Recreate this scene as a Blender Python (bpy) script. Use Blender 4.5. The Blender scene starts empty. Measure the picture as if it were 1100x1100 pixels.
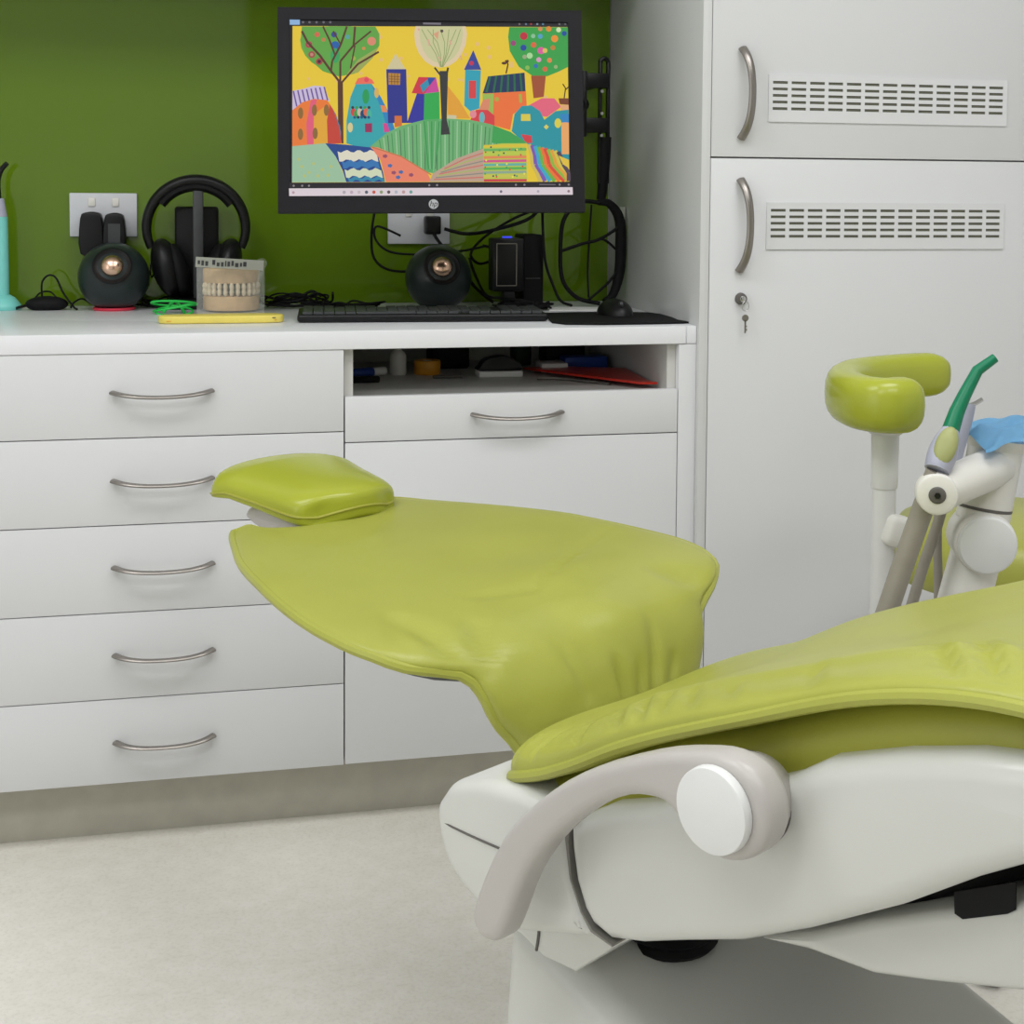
import bpy, bmesh, math, random
from mathutils import Vector, Matrix
from mathutils.geometry import tessellate_polygon
from math import sin, cos, pi, radians, sqrt
random.seed(7)
S = bpy.context.scene
COL = S.collection

# ------------------------------------------------------------------ camera
CAMLOC = Vector((-0.2318, -2.5465, 1.1504))
YAW, PITCH, ROLL, FPX, CX, CY = .2255, -.0562, .0078, 1539.08, 577.15, 290.79
F_ = Vector((sin(YAW)*cos(PITCH), cos(YAW)*cos(PITCH), sin(PITCH)))
R0 = Vector((cos(YAW), -sin(YAW), 0)); U0 = R0.cross(F_)
R_ = R0*cos(ROLL)+U0*sin(ROLL); U_ = -R0*sin(ROLL)+U0*cos(ROLL)
cd = bpy.data.cameras.new('camera'); cam = bpy.data.objects.new('camera', cd); COL.objects.link(cam)
cam.matrix_world = Matrix(((R_.x, U_.x, -F_.x, CAMLOC.x), (R_.y, U_.y, -F_.y, CAMLOC.y), (R_.z, U_.z, -F_.z, CAMLOC.z), (0, 0, 0, 1)))
cd.sensor_width = 36; cd.lens = 36*FPX/1100
cd.shift_x = -(CX-550)/1100; cd.shift_y = (CY-550)/1100
cd.clip_start = .02
S.camera = cam
# ------------------------------------------------------------------ world, lights, exposure
w = bpy.data.worlds.new('world'); S.world = w; w.use_nodes = True
w.node_tree.nodes['Background'].inputs[0].default_value = (.75, .8, .85, 1)
w.node_tree.nodes['Background'].inputs[1].default_value = .05
S.view_settings.view_transform = 'Standard'; S.view_settings.look = 'None'
S.view_settings.exposure = 0; S.view_settings.gamma = 1; S.view_settings.use_curve_mapping = False

def area(name, loc, sx, sy, power, col=(.985, .99, 1), rot=(0, 0, 0)):
    l = bpy.data.lights.new(name, 'AREA'); l.shape = 'RECTANGLE'; l.size = sx; l.size_y = sy; l.energy = power; l.color = col
    o = bpy.data.objects.new(name, l); o.location = loc; o.rotation_euler = rot; COL.objects.link(o); return o
for lx_ in (-1.0, .75):
    area('ceiling_panel_light', (lx_, -1.15, 2.66), 1.2, .6, 17.5)
    area('ceiling_panel_light', (lx_, -2.6, 2.66), 1.2, .6, 16.5)
area('left_side_light', (-2.35, -2.4, 1.5), 1.6, 1.5, 10, (.93, .97, 1), (0, radians(-90), 0))  # unseen cool area light facing in from the left; no window is built

# ------------------------------------------------------------------ helpers
def lin(h):
    if isinstance(h, str):
        h = h.lstrip('#'); c = [int(h[i:i+2], 16)/255 for i in (0, 2, 4)]
    else: c = [x/255 for x in h]
    return tuple(x/12.92 if x <= .04045 else ((x+.055)/1.055)**2.4 for x in c)+(1,)
def mat(name, col, rough=.5, metal=0, noise=0, nscale=40, bump=0, bscale=200, trans=0, alpha=1, coat=0, spec=.5, emis=None, ior=1.45, wear=None):
    m = bpy.data.materials.new(name); m.use_nodes = True; nt = m.node_tree; b = nt.nodes['Principled BSDF']
    c = lin(col); b.inputs['Base Color'].default_value = c; b.inputs['Roughness'].default_value = rough
    b.inputs['Metallic'].default_value = metal; b.inputs['Transmission Weight'].default_value = trans
    b.inputs['Alpha'].default_value = alpha; b.inputs['Coat Weight'].default_value = coat; b.inputs['Coat Roughness'].default_value = .12
    b.inputs['Specular IOR Level'].default_value = spec; b.inputs['IOR'].default_value = ior
    if emis is not None:
        b.inputs['Emission Color'].default_value = c; b.inputs['Emission Strength'].default_value = emis
        b.inputs['Base Color'].default_value = (.01, .01, .01, 1)
    tc = nt.nodes.new('ShaderNodeTexCoord')
    if noise:
        n = nt.nodes.new('ShaderNodeTexNoise'); n.inputs['Scale'].default_value = nscale; n.inputs['Detail'].default_value = 6
        nt.links.new(tc.outputs['Object'], n.inputs['Vector'])
        r = nt.nodes.new('ShaderNodeValToRGB'); r.color_ramp.elements[0].position = .35; r.color_ramp.elements[1].position = .65
        r.color_ramp.elements[0].color = tuple(x*(1-noise) for x in c[:3])+(1,)
        r.color_ramp.elements[1].color = tuple(min(1, x*(1+noise)) for x in c[:3])+(1,)
        nt.links.new(n.outputs['Fac'], r.inputs['Fac']); nt.links.new(r.outputs['Color'], b.inputs['Base Color'])
    if bump:
        n = nt.nodes.new('ShaderNodeTexNoise'); n.inputs['Scale'].default_value = bscale; n.inputs['Detail'].default_value = 4
        nt.links.new(tc.outputs['Object'], n.inputs['Vector'])
        bp = nt.nodes.new('ShaderNodeBump'); bp.inputs['Strength'].default_value = bump; bp.inputs['Distance'].default_value = .002
        nt.links.new(n.outputs['Fac'], bp.inputs['Height']); nt.links.new(bp.outputs['Normal'], b.inputs['Normal'])
    return m
M = {}
M['wall'] = mat('wall_paint', (226, 226, 224), .7, bump=.1, bscale=300)
M['ceiling'] = mat('ceiling_paint', (235, 235, 233), .8, bump=.1)
M['lam'] = mat('white_laminate', (218, 219, 221), .32, noise=.008, nscale=3)
M['lamg'] = mat('gloss_side_laminate', (212, 213, 213), .16, noise=.008, nscale=3)
M['carc'] = mat('carcass_laminate', (205, 204, 200), .45, noise=.01, nscale=4)
M['top'] = mat('worktop_laminate', (232, 233, 237), .3, noise=.01, nscale=6)
M['splash'] = mat('green_glass', (93, 122, 20), .05, noise=.01, nscale=2, spec=.55)
M['kick'] = mat('kick_vinyl', (184, 181, 168), .55, noise=.05, nscale=22)
M['steel'] = mat('brushed_steel', (150, 145, 140), .36, 1, bump=.05, bscale=400)
M['chrome'] = mat('chrome', (200, 200, 200), .15, 1, noise=.02)
M['vinylg'] = mat('lime_upholstery', (164, 167, 74), .36, noise=.03, nscale=9, bump=.12, bscale=420)
M['vinylh'] = mat('lime_headrest_vinyl', (164, 171, 54), .26, noise=.02, nscale=9, bump=.05, bscale=420)
M['vinyld'] = mat('olive_upholstery', (160, 161, 60), .42, noise=.03, nscale=9, bump=.1, bscale=300)
M['shell'] = mat('chair_shell_plastic', (206, 207, 202), .28, noise=.01, nscale=5, coat=.15)
M['arm'] = mat('armrest_grey', (184, 180, 176), .34, noise=.02, nscale=8, bump=.05, bscale=700)
M['knob'] = mat('knob_white', (224, 225, 224), .4, noise=.01, bump=.06, bscale=900)
M['white'] = mat('white_plastic', (226, 224, 218), .35, noise=.01)
M['pole'] = mat('painted_white_metal', (222, 222, 220), .35, noise=.01)
M['hose'] = mat('hose_grey', (150, 144, 134), .5, noise=.04)
M['gseam'] = mat('grey_seam', (95, 92, 88), .6, noise=.04)
M['black'] = mat('black_plastic', (17, 17, 19), .38, noise=.05, spec=.35)
M['blackm'] = mat('black_matte', (12, 12, 14), .7, noise=.1, spec=.3)
M['bezel'] = mat('monitor_bezel', (24, 23, 28), .55, noise=.04, spec=.25)
M['dgrey'] = mat('dark_grey_plastic', (62, 64, 66), .4, noise=.05)
M['spk'] = mat('speaker_shell', (34, 44, 44), .3, noise=.05)
M['copper'] = mat('rose_metal_dome', (226, 190, 165), .25, 1, noise=.03)
M['pink'] = mat('coral_rubber', (226, 62, 86), .5, noise=.04)
M['outlet'] = mat('outlet_plastic', (205, 207, 212), .4, noise=.01)
M['aqua'] = mat('aqua_plastic', (128, 214, 206), .35, noise=.03)
M['lav'] = mat('lavender_plastic', (170, 172, 190), .35, noise=.03)
M['neon'] = mat('green_elastic', (40, 200, 80), .5, noise=.05)
M['yellow'] = mat('yellow_plastic', (232, 214, 104), .45, noise=.03)
M['clear'] = mat('clear_plastic', (236, 238, 232), .1, noise=.01, alpha=.10)
M['label'] = mat('label_film', (190, 192, 180), .5, noise=.03, alpha=.75)
M['plaster'] = mat('dental_plaster', (226, 190, 142), .7, noise=.10, nscale=60, bump=.3, bscale=150)
M['teeth'] = mat('plaster_teeth', (240, 222, 190), .55, noise=.05, nscale=60)
M['suct'] = mat('suction_green', (0, 118, 82), .35, noise=.04)
M['olive'] = mat('olive_grip', (158, 162, 106), .45, noise=.03)
M['blue'] = mat('blue_tissue', (140, 196, 232), .8, noise=.05, nscale=60, bump=.4, bscale=90)
M['dblue'] = mat('blue_plastic', (32, 66, 150), .45, noise=.05)
M['orange'] = mat('amber_plastic', (220, 150, 30), .4, noise=.05)
M['red'] = mat('red_film', (190, 40, 26), .3, noise=.06)
M['paper'] = mat('paper', (235, 235, 232), .7, noise=.01)
M['led'] = mat('blue_led', (60, 70, 230), .4, emis=1.0)
M['slot'] = mat('vent_recess', (96, 96, 84), .8, noise=.05)
# floor: pale speckled vinyl
def floor_mat():
    m = mat('floor_vinyl', (222, 216, 203), .42, bump=.04, bscale=60); nt = m.node_tree; b = nt.nodes['Principled BSDF']
    tc = nt.nodes.new('ShaderNodeTexCoord')
    n1 = nt.nodes.new('ShaderNodeTexNoise'); n1.inputs['Scale'].default_value = 26; n1.inputs['Detail'].default_value = 8; n1.inputs['Roughness'].default_value = .75
    n2 = nt.nodes.new('ShaderNodeTexNoise'); n2.inputs['Scale'].default_value = 150; n2.inputs['Detail'].default_value = 3
    for n in (n1, n2): nt.links.new(tc.outputs['Object'], n.inputs['Vector'])
    r1 = nt.nodes.new('ShaderNodeValToRGB'); e = r1.color_ramp.elements
    e[0].position = .32; e[0].color = lin((230, 226, 216)); e[1].position = .66; e[1].color = lin((241, 238, 230))
    r2 = nt.nodes.new('ShaderNodeValToRGB'); e = r2.color_ramp.elements
    e[0].position = .36; e[0].color = (.82, .81, .79, 1); e[1].position = .5; e[1].color = (1, 1, 1, 1)
    mx = nt.nodes.new('ShaderNodeMix'); mx.data_type = 'RGBA'; mx.blend_type = 'MULTIPLY'; mx.inputs[0].default_value = .35
    nt.links.new(n1.outputs['Fac'], r1.inputs['Fac']); nt.links.new(n2.outputs['Fac'], r2.inputs['Fac'])
    nt.links.new(r1.outputs['Color'], mx.inputs[6]); nt.links.new(r2.outputs['Color'], mx.inputs[7])
    nt.links.new(mx.outputs[2], b.inputs['Base Color'])
    return m
M['floor'] = floor_mat()

ROOT = {}
def finish(name, bm, m, smooth=40):
    bmesh.ops.recalc_face_normals(bm, faces=bm.faces)
    me = bpy.data.meshes.new(name); bm.to_mesh(me); bm.free()
    for mm in (m if isinstance(m, (list, tuple)) else [m]): me.materials.append(mm)
    if smooth:
        for p in me.polygons: p.use_smooth = True
        me.set_sharp_from_angle(angle=radians(smooth))
    return me
def tag(o, label, cat, group=None, kind=None):
    if label: o['label'] = label
    if cat: o['category'] = cat
    if group: o['group'] = group
    if kind: o['kind'] = kind
    return o
def thing(name, label, cat, loc, rz=0, group=None):
    o = bpy.data.objects.new(name, None); COL.objects.link(o); o.location = loc; o.rotation_euler = (0, 0, rz); o.empty_display_size = .05
    ROOT[o] = (Matrix.Translation(Vector(loc)) @ Matrix.Rotation(rz, 4, 'Z')).inverted()
    return tag(o, label, cat, group)
def part(name, bm, m, parent, local=False, smooth=40, label=None):
    """bm is in world coordinates unless local"""
    if not local: bm.transform(ROOT[parent])
    o = bpy.data.objects.new(name, finish(name, bm, m, smooth)); COL.objects.link(o); o.parent = parent
    ROOT[o] = ROOT[parent]
    if label: o['label'] = label
    return o
def single(name, bm, m, loc, label=None, cat=None, group=None, kind=None, smooth=40):
    bm.transform(Matrix.Translation(-Vector(loc)))
    o = bpy.data.objects.new(name, finish(name, bm, m, smooth)); COL.objects.link(o); o.location = loc
    ROOT[o] = Matrix.Translation(-Vector(loc))
    return tag(o, label, cat, group, kind)
def struct(name, bm, m, smooth=40):
    return single(name, bm, m, (0, 0, 0), kind='structure', smooth=smooth)
def B(): return bmesh.new()
def merge(bm, o, M4=None):
    me = bpy.data.meshes.new('t'); o.to_mesh(me); o.free()
    if M4 is not None: me.transform(M4)
    bm.from_mesh(me); bpy.data.meshes.remove(me); return bm
def box(bm, x0, x1, y0, y1, z0, z1, bev=0, seg=2, M4=None):
    t = bmesh.new(); bmesh.ops.create_cube(t, size=1)
    for v in t.verts: v.co = Vector((x0+(v.co.x+.5)*(x1-x0), y0+(v.co.y+.5)*(y1-y0), z0+(v.co.z+.5)*(z1-z0)))
    if bev: bmesh.ops.bevel(t, geom=t.edges[:], offset=bev, segments=seg, affect='EDGES', profile=.5)
    return merge(bm, t, M4)
def frame_of(d):
    d = Vector(d).normalized(); a = Vector((0, 0, 1)) if abs(d.z) < .95 else Vector((1, 0, 0))
    x = a.cross(d).normalized(); return x, d.cross(x)
def cyl(bm, p0, p1, r0, r1=None, seg=24, bev=0):
    r1 = r0 if r1 is None else r1; p0 = Vector(p0); p1 = Vector(p1); d = (p1-p0); n = d.normalized()
    if bev: prof = [(0, 0), (r0-bev, 0), (r0-bev*.3, bev*.3), (r0, bev), (r1, d.length-bev), (r1-bev*.3, d.length-bev*.3), (r1-bev, d.length), (0, d.length)]
    else: prof = [(0, 0), (r0, 0), (r1, d.length), (0, d.length)]
    return lathe(bm, prof, p0, n, seg)
def lathe(bm, prof, c, axis=(0, 0, 1), seg=32):
    c = Vector(c); n = Vector(axis).normalized(); x, y = frame_of(n); rings = []
    for r, h in prof:
        if r < 1e-6: rings.append([bm.verts.new(c+n*h)])
        else: rings.append([bm.verts.new(c+n*h+(x*cos(2*pi*i/seg)+y*sin(2*pi*i/seg))*r) for i in range(seg)])
    for a, b in zip(rings, rings[1:]):
        for i in range(seg):
            j = (i+1) % seg
            if len(a) == 1 and len(b) == 1: continue
            if len(a) == 1: f = (a[0], b[i], b[j])
            elif len(b) == 1: f = (a[i], a[j], b[0])
            else: f = (a[i], a[j], b[j], b[i])
            try: bm.faces.new(f)
            except ValueError: pass
    return bm
def smooth_path(pts, n=6, closed=False):
    P = [Vector(p) for p in pts]; out = []; L = len(P)
    rng = range(L) if closed else range(L-1)
    for i in rng:
        p0 = P[(i-1) % L] if closed or i > 0 else P[0]; p1 = P[i]; p2 = P[(i+1) % L]; p3 = P[(i+2) % L] if closed or i+2 < L else P[-1]
        for k in range(n):
            t = k/n; out.append(.5*((2*p1)+(p2-p0)*t+(2*p0-5*p1+4*p2-p3)*t*t+(3*p1-p0-3*p2+p3)*t**3))
    if not closed: out.append(P[-1])
    return out
def tube(bm, pts, r, seg=10, closed=False, n=6, rad=None, flat=1.0, upv=None):
    P = smooth_path(pts, n, closed) if n > 1 else [Vector(p) for p in pts]; L = len(P); rings = []
    x = None
    for i, p in enumerate(P):
        a = P[(i-1) % L] if closed or i > 0 else P[0]; b = P[(i+1) % L] if closed or i+1 < L else P[-1]
        d = (b-a); d = d.normalized() if d.length > 1e-9 else Vector((0, 0, 1))
        if upv is not None: y = Vector(upv); y = (y-d*y.dot(d)).normalized(); x = y.cross(d)
        else:
            if x is None: x, y = frame_of(d)
            x = (x-d*x.dot(d)).normalized(); y = d.cross(x)
        rr = r if rad is None else rad(i/(L-1))
        rings.append([bm.verts.new(p+(x*cos(2*pi*k/seg)+y*sin(2*pi*k/seg)*flat)*rr) for k in range(seg)])
    for i in range(L if closed else L-1):
        a = rings[i]; b = rings[(i+1) % L]
        for k in range(seg): bm.faces.new((a[k], a[(k+1) % seg], b[(k+1) % seg], b[k]))
    if not closed:
        bm.faces.new(rings[0][::-1]); bm.faces.new(rings[-1])
    return bm
def ell(bm, c, rx, ry, rz, M4=None, seg=28, cut=None):
    t = bmesh.new(); bmesh.ops.create_uvsphere(t, u_segments=seg, v_segments=seg//2, radius=1)
    for v in t.verts:
        v.co = Vector((v.co.x*rx, v.co.y*ry, v.co.z*rz))
        if cut is not None and v.co.z < cut: v.co.z = cut
    T = Matrix.Translation(Vector(c)) @ (M4 if M4 is not None else Matrix())
    return merge(bm, t, T)
def prism(bm, poly, fn, d0, d1, rnd=0, seg=4):
    """poly: 2d outline; fn(a,b,d)->world; d0<d1 depths; rounded rims of radius rnd"""
    n = len(poly); P = [Vector((p[0], p[1])) for p in poly]
    ar = sum(P[i].x*P[(i+1) % n].y-P[(i+1) % n].x*P[i].y for i in range(n))
    if ar < 0: P = P[::-1]
    nor = []
    for i in range(n):
        a = (P[i]-P[i-1]).normalized(); b = (P[(i+1) % n]-P[i]).normalized()
        m = Vector((a.y+b.y, -a.x-b.x)); m = m.normalized() if m.length > 1e-6 else Vector((a.y, -a.x)); nor.append(m)
    lv = []
    if rnd:
        for k in range(seg+1):
            th = pi/2*k/seg; lv.append((d0+rnd*(1-sin(th)), rnd*(1-cos(th))))
        lv = [(d0+rnd*(1-cos(pi/2*k/seg)), rnd*(1-sin(pi/2*k/seg))) for k in range(seg+1)]
        lv += [(d1-rnd*(1-cos(pi/2*k/seg)), rnd*(1-sin(pi/2*k/seg))) for k in range(seg, -1, -1)]
    else: lv = [(d0, 0), (d1, 0)]
    rings = [[bm.verts.new(fn(p.x-m.x*o, p.y-m.y*o, d)) for p, m in zip(P, nor)] for d, o in lv]
    for a, b in zip(rings, rings[1:]):
        for i in range(n): bm.faces.new((a[i], a[(i+1) % n], b[(i+1) % n], b[i]))
    for r in (rings[0], rings[-1]):
        for tri in tessellate_polygon([[Vector((p.x-m.x*rnd, p.y-m.y*rnd, 0)) for p, m in zip(P, nor)]]):
            try: bm.faces.new([r[k] for k in tri])
            except ValueError: pass
    return bm
def resample(poly, n=5, closed=True):
    return [(v.x, v.y) for v in smooth_path([(p[0], p[1], 0) for p in poly], n, closed)]
def interp(x, tab):
    if x <= tab[0][0]: return tab[0][1]
    for (a, b), (c, d) in zip(tab, tab[1:]):
        if x <= c: return b+(d-b)*(x-a)/(c-a)
    return tab[-1][1]
def sint(x, tab):   # smooth (catmull) table
    n = len(tab)
    if x <= tab[0][0]: return tab[0][1]
    if x >= tab[-1][0]: return tab[-1][1]
    for i in range(n-1):
        if x <= tab[i+1][0]:
            x1, y1 = tab[i]; x2, y2 = tab[i+1]
            m1 = (y2-tab[i-1][1])/(x2-tab[i-1][0]) if i > 0 else (y2-y1)/(x2-x1)
            m2 = (tab[i+2][1]-y1)/(tab[i+2][0]-x1) if i+2 < n else (y2-y1)/(x2-x1)
            h = x2-x1; t = (x-x1)/h
            return (2*t**3-3*t*t+1)*y1+(t**3-2*t*t+t)*h*m1+(-2*t**3+3*t*t)*y2+(t**3-t*t)*h*m2
# ------------------------------------------------------------------ room shell
YB = .6        # back wall plane
b = box(B(), -2.4, 2.6, -4.4, .7, -.06, 0); struct('floor', b, M['floor'])
b = box(B(), -2.4, 2.6, -4.4, .7, 2.7, 2.76); struct('ceiling', b, M['ceiling'])
b = box(B(), -2.4, 2.6, YB, YB+.1, 0, 2.7); struct('wall_back', b, M['wall'])
b = box(B(), -2.5, -2.4, -4.4, .7, 0, 2.7); struct('wall_left', b, M['wall'])
b = box(B(), 2.6, 2.7, -4.4, .7, 0, 2.7); struct('wall_right', b, M['wall'])
b = box(B(), -2.4, 2.6, -4.5, -4.4, 0, 2.7); struct('wall_front', b, M['wall'])
b = box(B(), -.02, 1.0, -4.4, -4.36, 0, 2.35, .004); struct('dark_reflection_panel', b, mat('charcoal_panel', (52, 50, 50), .4, noise=.03))  # unseen dark panel, added so the green glass mirrors a dark band
b = box(B(), -1.9, .652, YB-.008, YB, .9, 1.75); struct('trim_1', b, M['splash'])      # green glass splashback
b = box(B(), -1.9, .652, .05, .075, 0, .118); struct('baseboard_back', b, M['kick'])   # vinyl kick
# overhead cupboard above the frame edge
t = thing('wall_cupboard', 'white overhead cupboard above the green splashback, above the monitor', 'cupboard', (-.6, .6, 1.66))
part('body', box(B(), -1.9, .652, .27, .6, 1.66, 2.4, .001), M['carc'], t)
for i in range(4):
    x0 = -1.9+i*.638
    part('door', box(B(), x0+.002, x0+.636, .252, .269, 1.655, 2.4, .0015), M['lam'], t)

# ------------------------------------------------------------------ bow handles
def bow_h(x0, x1, z, y):       # horizontal, on face y; bows down & out
    b = B(); xm = (x0+x1)/2; pts = []; n = 14
    for i in range(n+1):
        u = i/n*2-1; pts.append((xm+u*(x1-x0)/2, y-.004-.022*(1-u**4), z-.007*(1-u*u)+.002))
    return tube(b, pts, .0052, 10, n=2, rad=lambda s: .0062+.0012*abs(2*s-1)**2, flat=.55, upv=(0, 0, 1))
def bow_v(x, z0, z1, y):
    b = B(); zm = (z0+z1)/2; pts = []; n = 16
    for i in range(n+1):
        u = i/n*2-1; pts.append((x+.011*(1-u*u), y-.004-.026*(1-u**4), zm+u*(z1-z0)/2))
    return tube(b, pts, .008, 12, n=2, rad=lambda s: .0072+.0015*abs(2*s-1)**2, flat=.6, upv=(0, 1, 0))
# ------------------------------------------------------------------ drawer cabinets
def drawer_cab(x0, x1, label):
    t = thing('drawer_cabinet', label, 'cabinet', ((x0+x1)/2, .3, 0))
    b = B(); box(b, x0+.001, x0+.017, .0, .59, .118, .866); box(b, x1-.017, x1-.001, .0, .59, .118, .866)
    box(b, x0+.017, x1-.017, .0, .59, .118, .134); box(b, x0+.017, x1-.017, .57, .59, .134, .866)
    box(b, x0+.017, x1-.017, .0, .1, .85, .866)
    part('carcass', b, M['carc'], t)
    zs = [.1175, .2667, .4179, .5699, .7207, .8672]
    names = []
    for i in range(5):
        d = part('drawer', box(B(), x0+.001, x1-.001, -.018, -.0003, zs[i]+.0009, zs[i+1]-.0009, .0008), M['lam'], t)
        hz = [.184, .337, .49, .640, .792][i]
        part('handle', bow_h(x1-.394, x1-.228, hz+.006, -.018), M['steel'], d)
    return t
drawer_cab(-.622, 0, 'white five-drawer base cabinet with bow handles, left of the open cable slot')
# cabinet to the far left, outside frame but under the same top
t = thing('base_cabinet', 'white base cabinet at the far left under the worktop', 'cabinet', (-1.26, .3, 0))
b = B(); box(b, -1.9, -.624, 0, .59, .118, .866); part('body', b, M['carc'], t)
for x0 in (-1.9, -1.262):
    part('door', box(B(), x0+.0015, x0+.6365, -.018, -.0005, .119, .8575, .001), M['lam'], t)
# right cabinet with open slot
t = thing('slot_cabinet', 'white base cabinet with an open slot over a drawer and a plain front', 'cabinet', (.31, .3, 0))
b = B(); box(b, .001, .017, .0, .59, .118, .866); box(b, .603, .6195, .0, .59, .118, .866)
box(b, .017, .603, .0, .59, .118, .134); box(b, .017, .603, .55, .59, .134, .866)
part('carcass', b, M['carc'], t)
part('shelf', box(B(), .0175, .6025, .002, .549, .757, .775), M['carc'], t)
d = part('drawer', box(B(), .0015, .6185, -.018, -.0005, .7015, .782, .001), M['lam'], t)
part('handle', bow_h(.229, .395, .744, -.018), M['steel'], d)
part('front_panel', box(B(), .0015, .6185, -.018, -.0005, .119, .6995, .001), M['lam'], t)
single('filler_panel', box(B(), .6202, .6543, -.018, .59, .118, .866, .001), M['lam'], (.637, .3, .118), 'narrow white filler strip between the slot cabinet and the tall cupboard', 'panel')
# worktop
b = prism(B(), [(-1.9, -.02), (.632, -.02), (.6345, -.016), (.636, -.0185), (.6535, -.0185), (.6535, .591), (-1.9, .591)], lambda a, c, d: Vector((a, c, d)), .867, .9, .0015, 2)
single('worktop', b, M['top'], (-.6, .3, .867), 'long white worktop running over the drawer cabinets, carrying keyboard and speakers', 'worktop')
# ------------------------------------------------------------------ tall cupboard
YT = -.0294
t = thing('tall_cupboard', 'tall white laminate cupboard with two vented doors right of the worktop', 'cupboard', (1.4, .3, 0))
b = B(); box(b, .6545, .672, YT-.001, .595, 0, 2.45, .001); box(b, .672, 2.15, .0, .018, 0, 2.45); box(b, 2.132, 2.15, .018, .595, 0, 2.45)
box(b, .672, 2.132, .018, .595, 2.43, 2.45); box(b, .672, 2.132, .018, .595, .08, .1)
part('carcass', b, M['lamg'], t)
def vented_door(x0, x1, z0, z1, vz0, vz1, hz0, hz1):
    d = part('door', box(B(), x0, x1, YT, -.001, z0, z1, .001), M['lam'], t)
    part('handle', bow_v(x0+.057, hz0, hz1, YT), M['steel'], d)
    if vz0 is not None:
        vx0, vx1 = x0+.1185, x0+.594
        b = B(); bx0, bx1, bz0, bz1 = vx0-.008, vx1+.008, vz0-.022, vz1+.012
        # grille plate with real openings: rows and bars
        y0, y1 = YT-.0028, YT-.0002
        nx, nz = 13, 5; pw = (vx1-vx0)/(nx-.17); ph = (vz1-vz0)/(nz-.55)
        sw, sh = pw*.80, ph*.42
        ys = []
        box(b, bx0, bx1, y0, y1, bz0, vz0-.0001); box(b, bx0, bx1, y0, y1, vz0+(nz-1)*ph+sh, bz1)
        for j in range(nz-1): box(b, bx0, bx1, y0, y1, vz0+j*ph+sh, vz0+(j+1)*ph)
        for j in range(nz):
            za, zb = vz0+j*ph, vz0+j*ph+sh
            box(b, bx0, vx0, y0, y1, za, zb)
            for i in range(nx):
                xa = vx0+i*pw+sw; xb = vx0+(i+1)*pw if i < nx-1 else bx1
                box(b, xa, xb, y0, y1, za, zb)
        g = part('vent_grille', b, M['lam'], d, smooth=0)
        part('vent_recess', box(B(), vx0-.002, vx1+.002, YT-.0012, YT-.0003, vz0-.001, vz1+.002), M['slot'], g, smooth=0)
    return d
vented_door(.6735, 1.388, 1.2150, 2.43, 1.303, 1.357, 1.249, 1.415)
d = vented_door(.6735, 1.388, .11, 1.2120, 1.065, 1.119, 1.003, 1.173)
b = cyl(B(), (.735, YT, .951), (.735, YT-.012, .951), .0115, .010, 20, .002); part('lock', b, M['gseam'], d)
part('lock_core', cyl(B(), (.735, YT-.0121, .951), (.735, YT-.016, .951), .006, None, 16, .001), M['chrome'], d)
for z0, z1, hz in ((1.2150, 2.43, 1.33), (.11, 1.2120, 1.09)):
    part('door', box(B(), 1.391, 2.13, YT, -.001, z0, z1, .001), M['lam'], t)
# key hanging from the lock
t = thing('cupboard_key', 'small steel key on a ring hanging from the cupboard lock', 'key', (.7385, YT-.016, .93))
b = tube(B(), [(.739+.007*cos(a*pi/5), YT-.017+.001*sin(a), .938+.009*sin(a*pi/5)) for a in range(10)], .0007, 6, True, 2)
part('key_ring', b, M['chrome'], t)
b = lathe(B(), [(0, 0), (.0065, 0), (.0065, .0016), (0, .0016)], (.739, YT-.018, .916), (0, 1, 0), 20); box(b, .7375, .7405, YT-.018, YT-.0164, .888, .912); box(b, .7405, .7425, YT-.018, YT-.0164, .892, .896); box(b, .7405, .7422, YT-.018, YT-.0164, .899, .902)
part('key_blade', b, M['steel'], t)

# ------------------------------------------------------------------ dental chair (t along head->knee, c across, z up)
AO = Vector((.2184, -.9775, 0)); ANG = radians(-57.4)
LD = Vector((cos(ANG), sin(ANG), 0)); WD = Vector((-sin(ANG), cos(ANG), 0))
def cw(t, c, z): return AO+LD*t+WD*c+Vector((0, 0, z))
chair = thing('dental_chair', 'reclined lime green dental chair with white shell and grey armrest', 'dental chair', tuple(cw(.3, 0, 0)), ANG)
def seggauss(s, c, lines):
    h = 0
    for (s0, c0, s1, c1, wd, dp) in lines:
        dx, dy = s1-s0, c1-c0; L2 = dx*dx+dy*dy; k = max(0, min(1, ((s-s0)*dx+(c-c0)*dy)/L2))
        e2 = (s-s0-k*dx)**2+(c-c0-k*dy)**2; tp = sin(pi*min(1, max(0, .15+.7*k)))**.6
        h += dp*tp*math.exp(-e2/(wd*wd))
    return h
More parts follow.
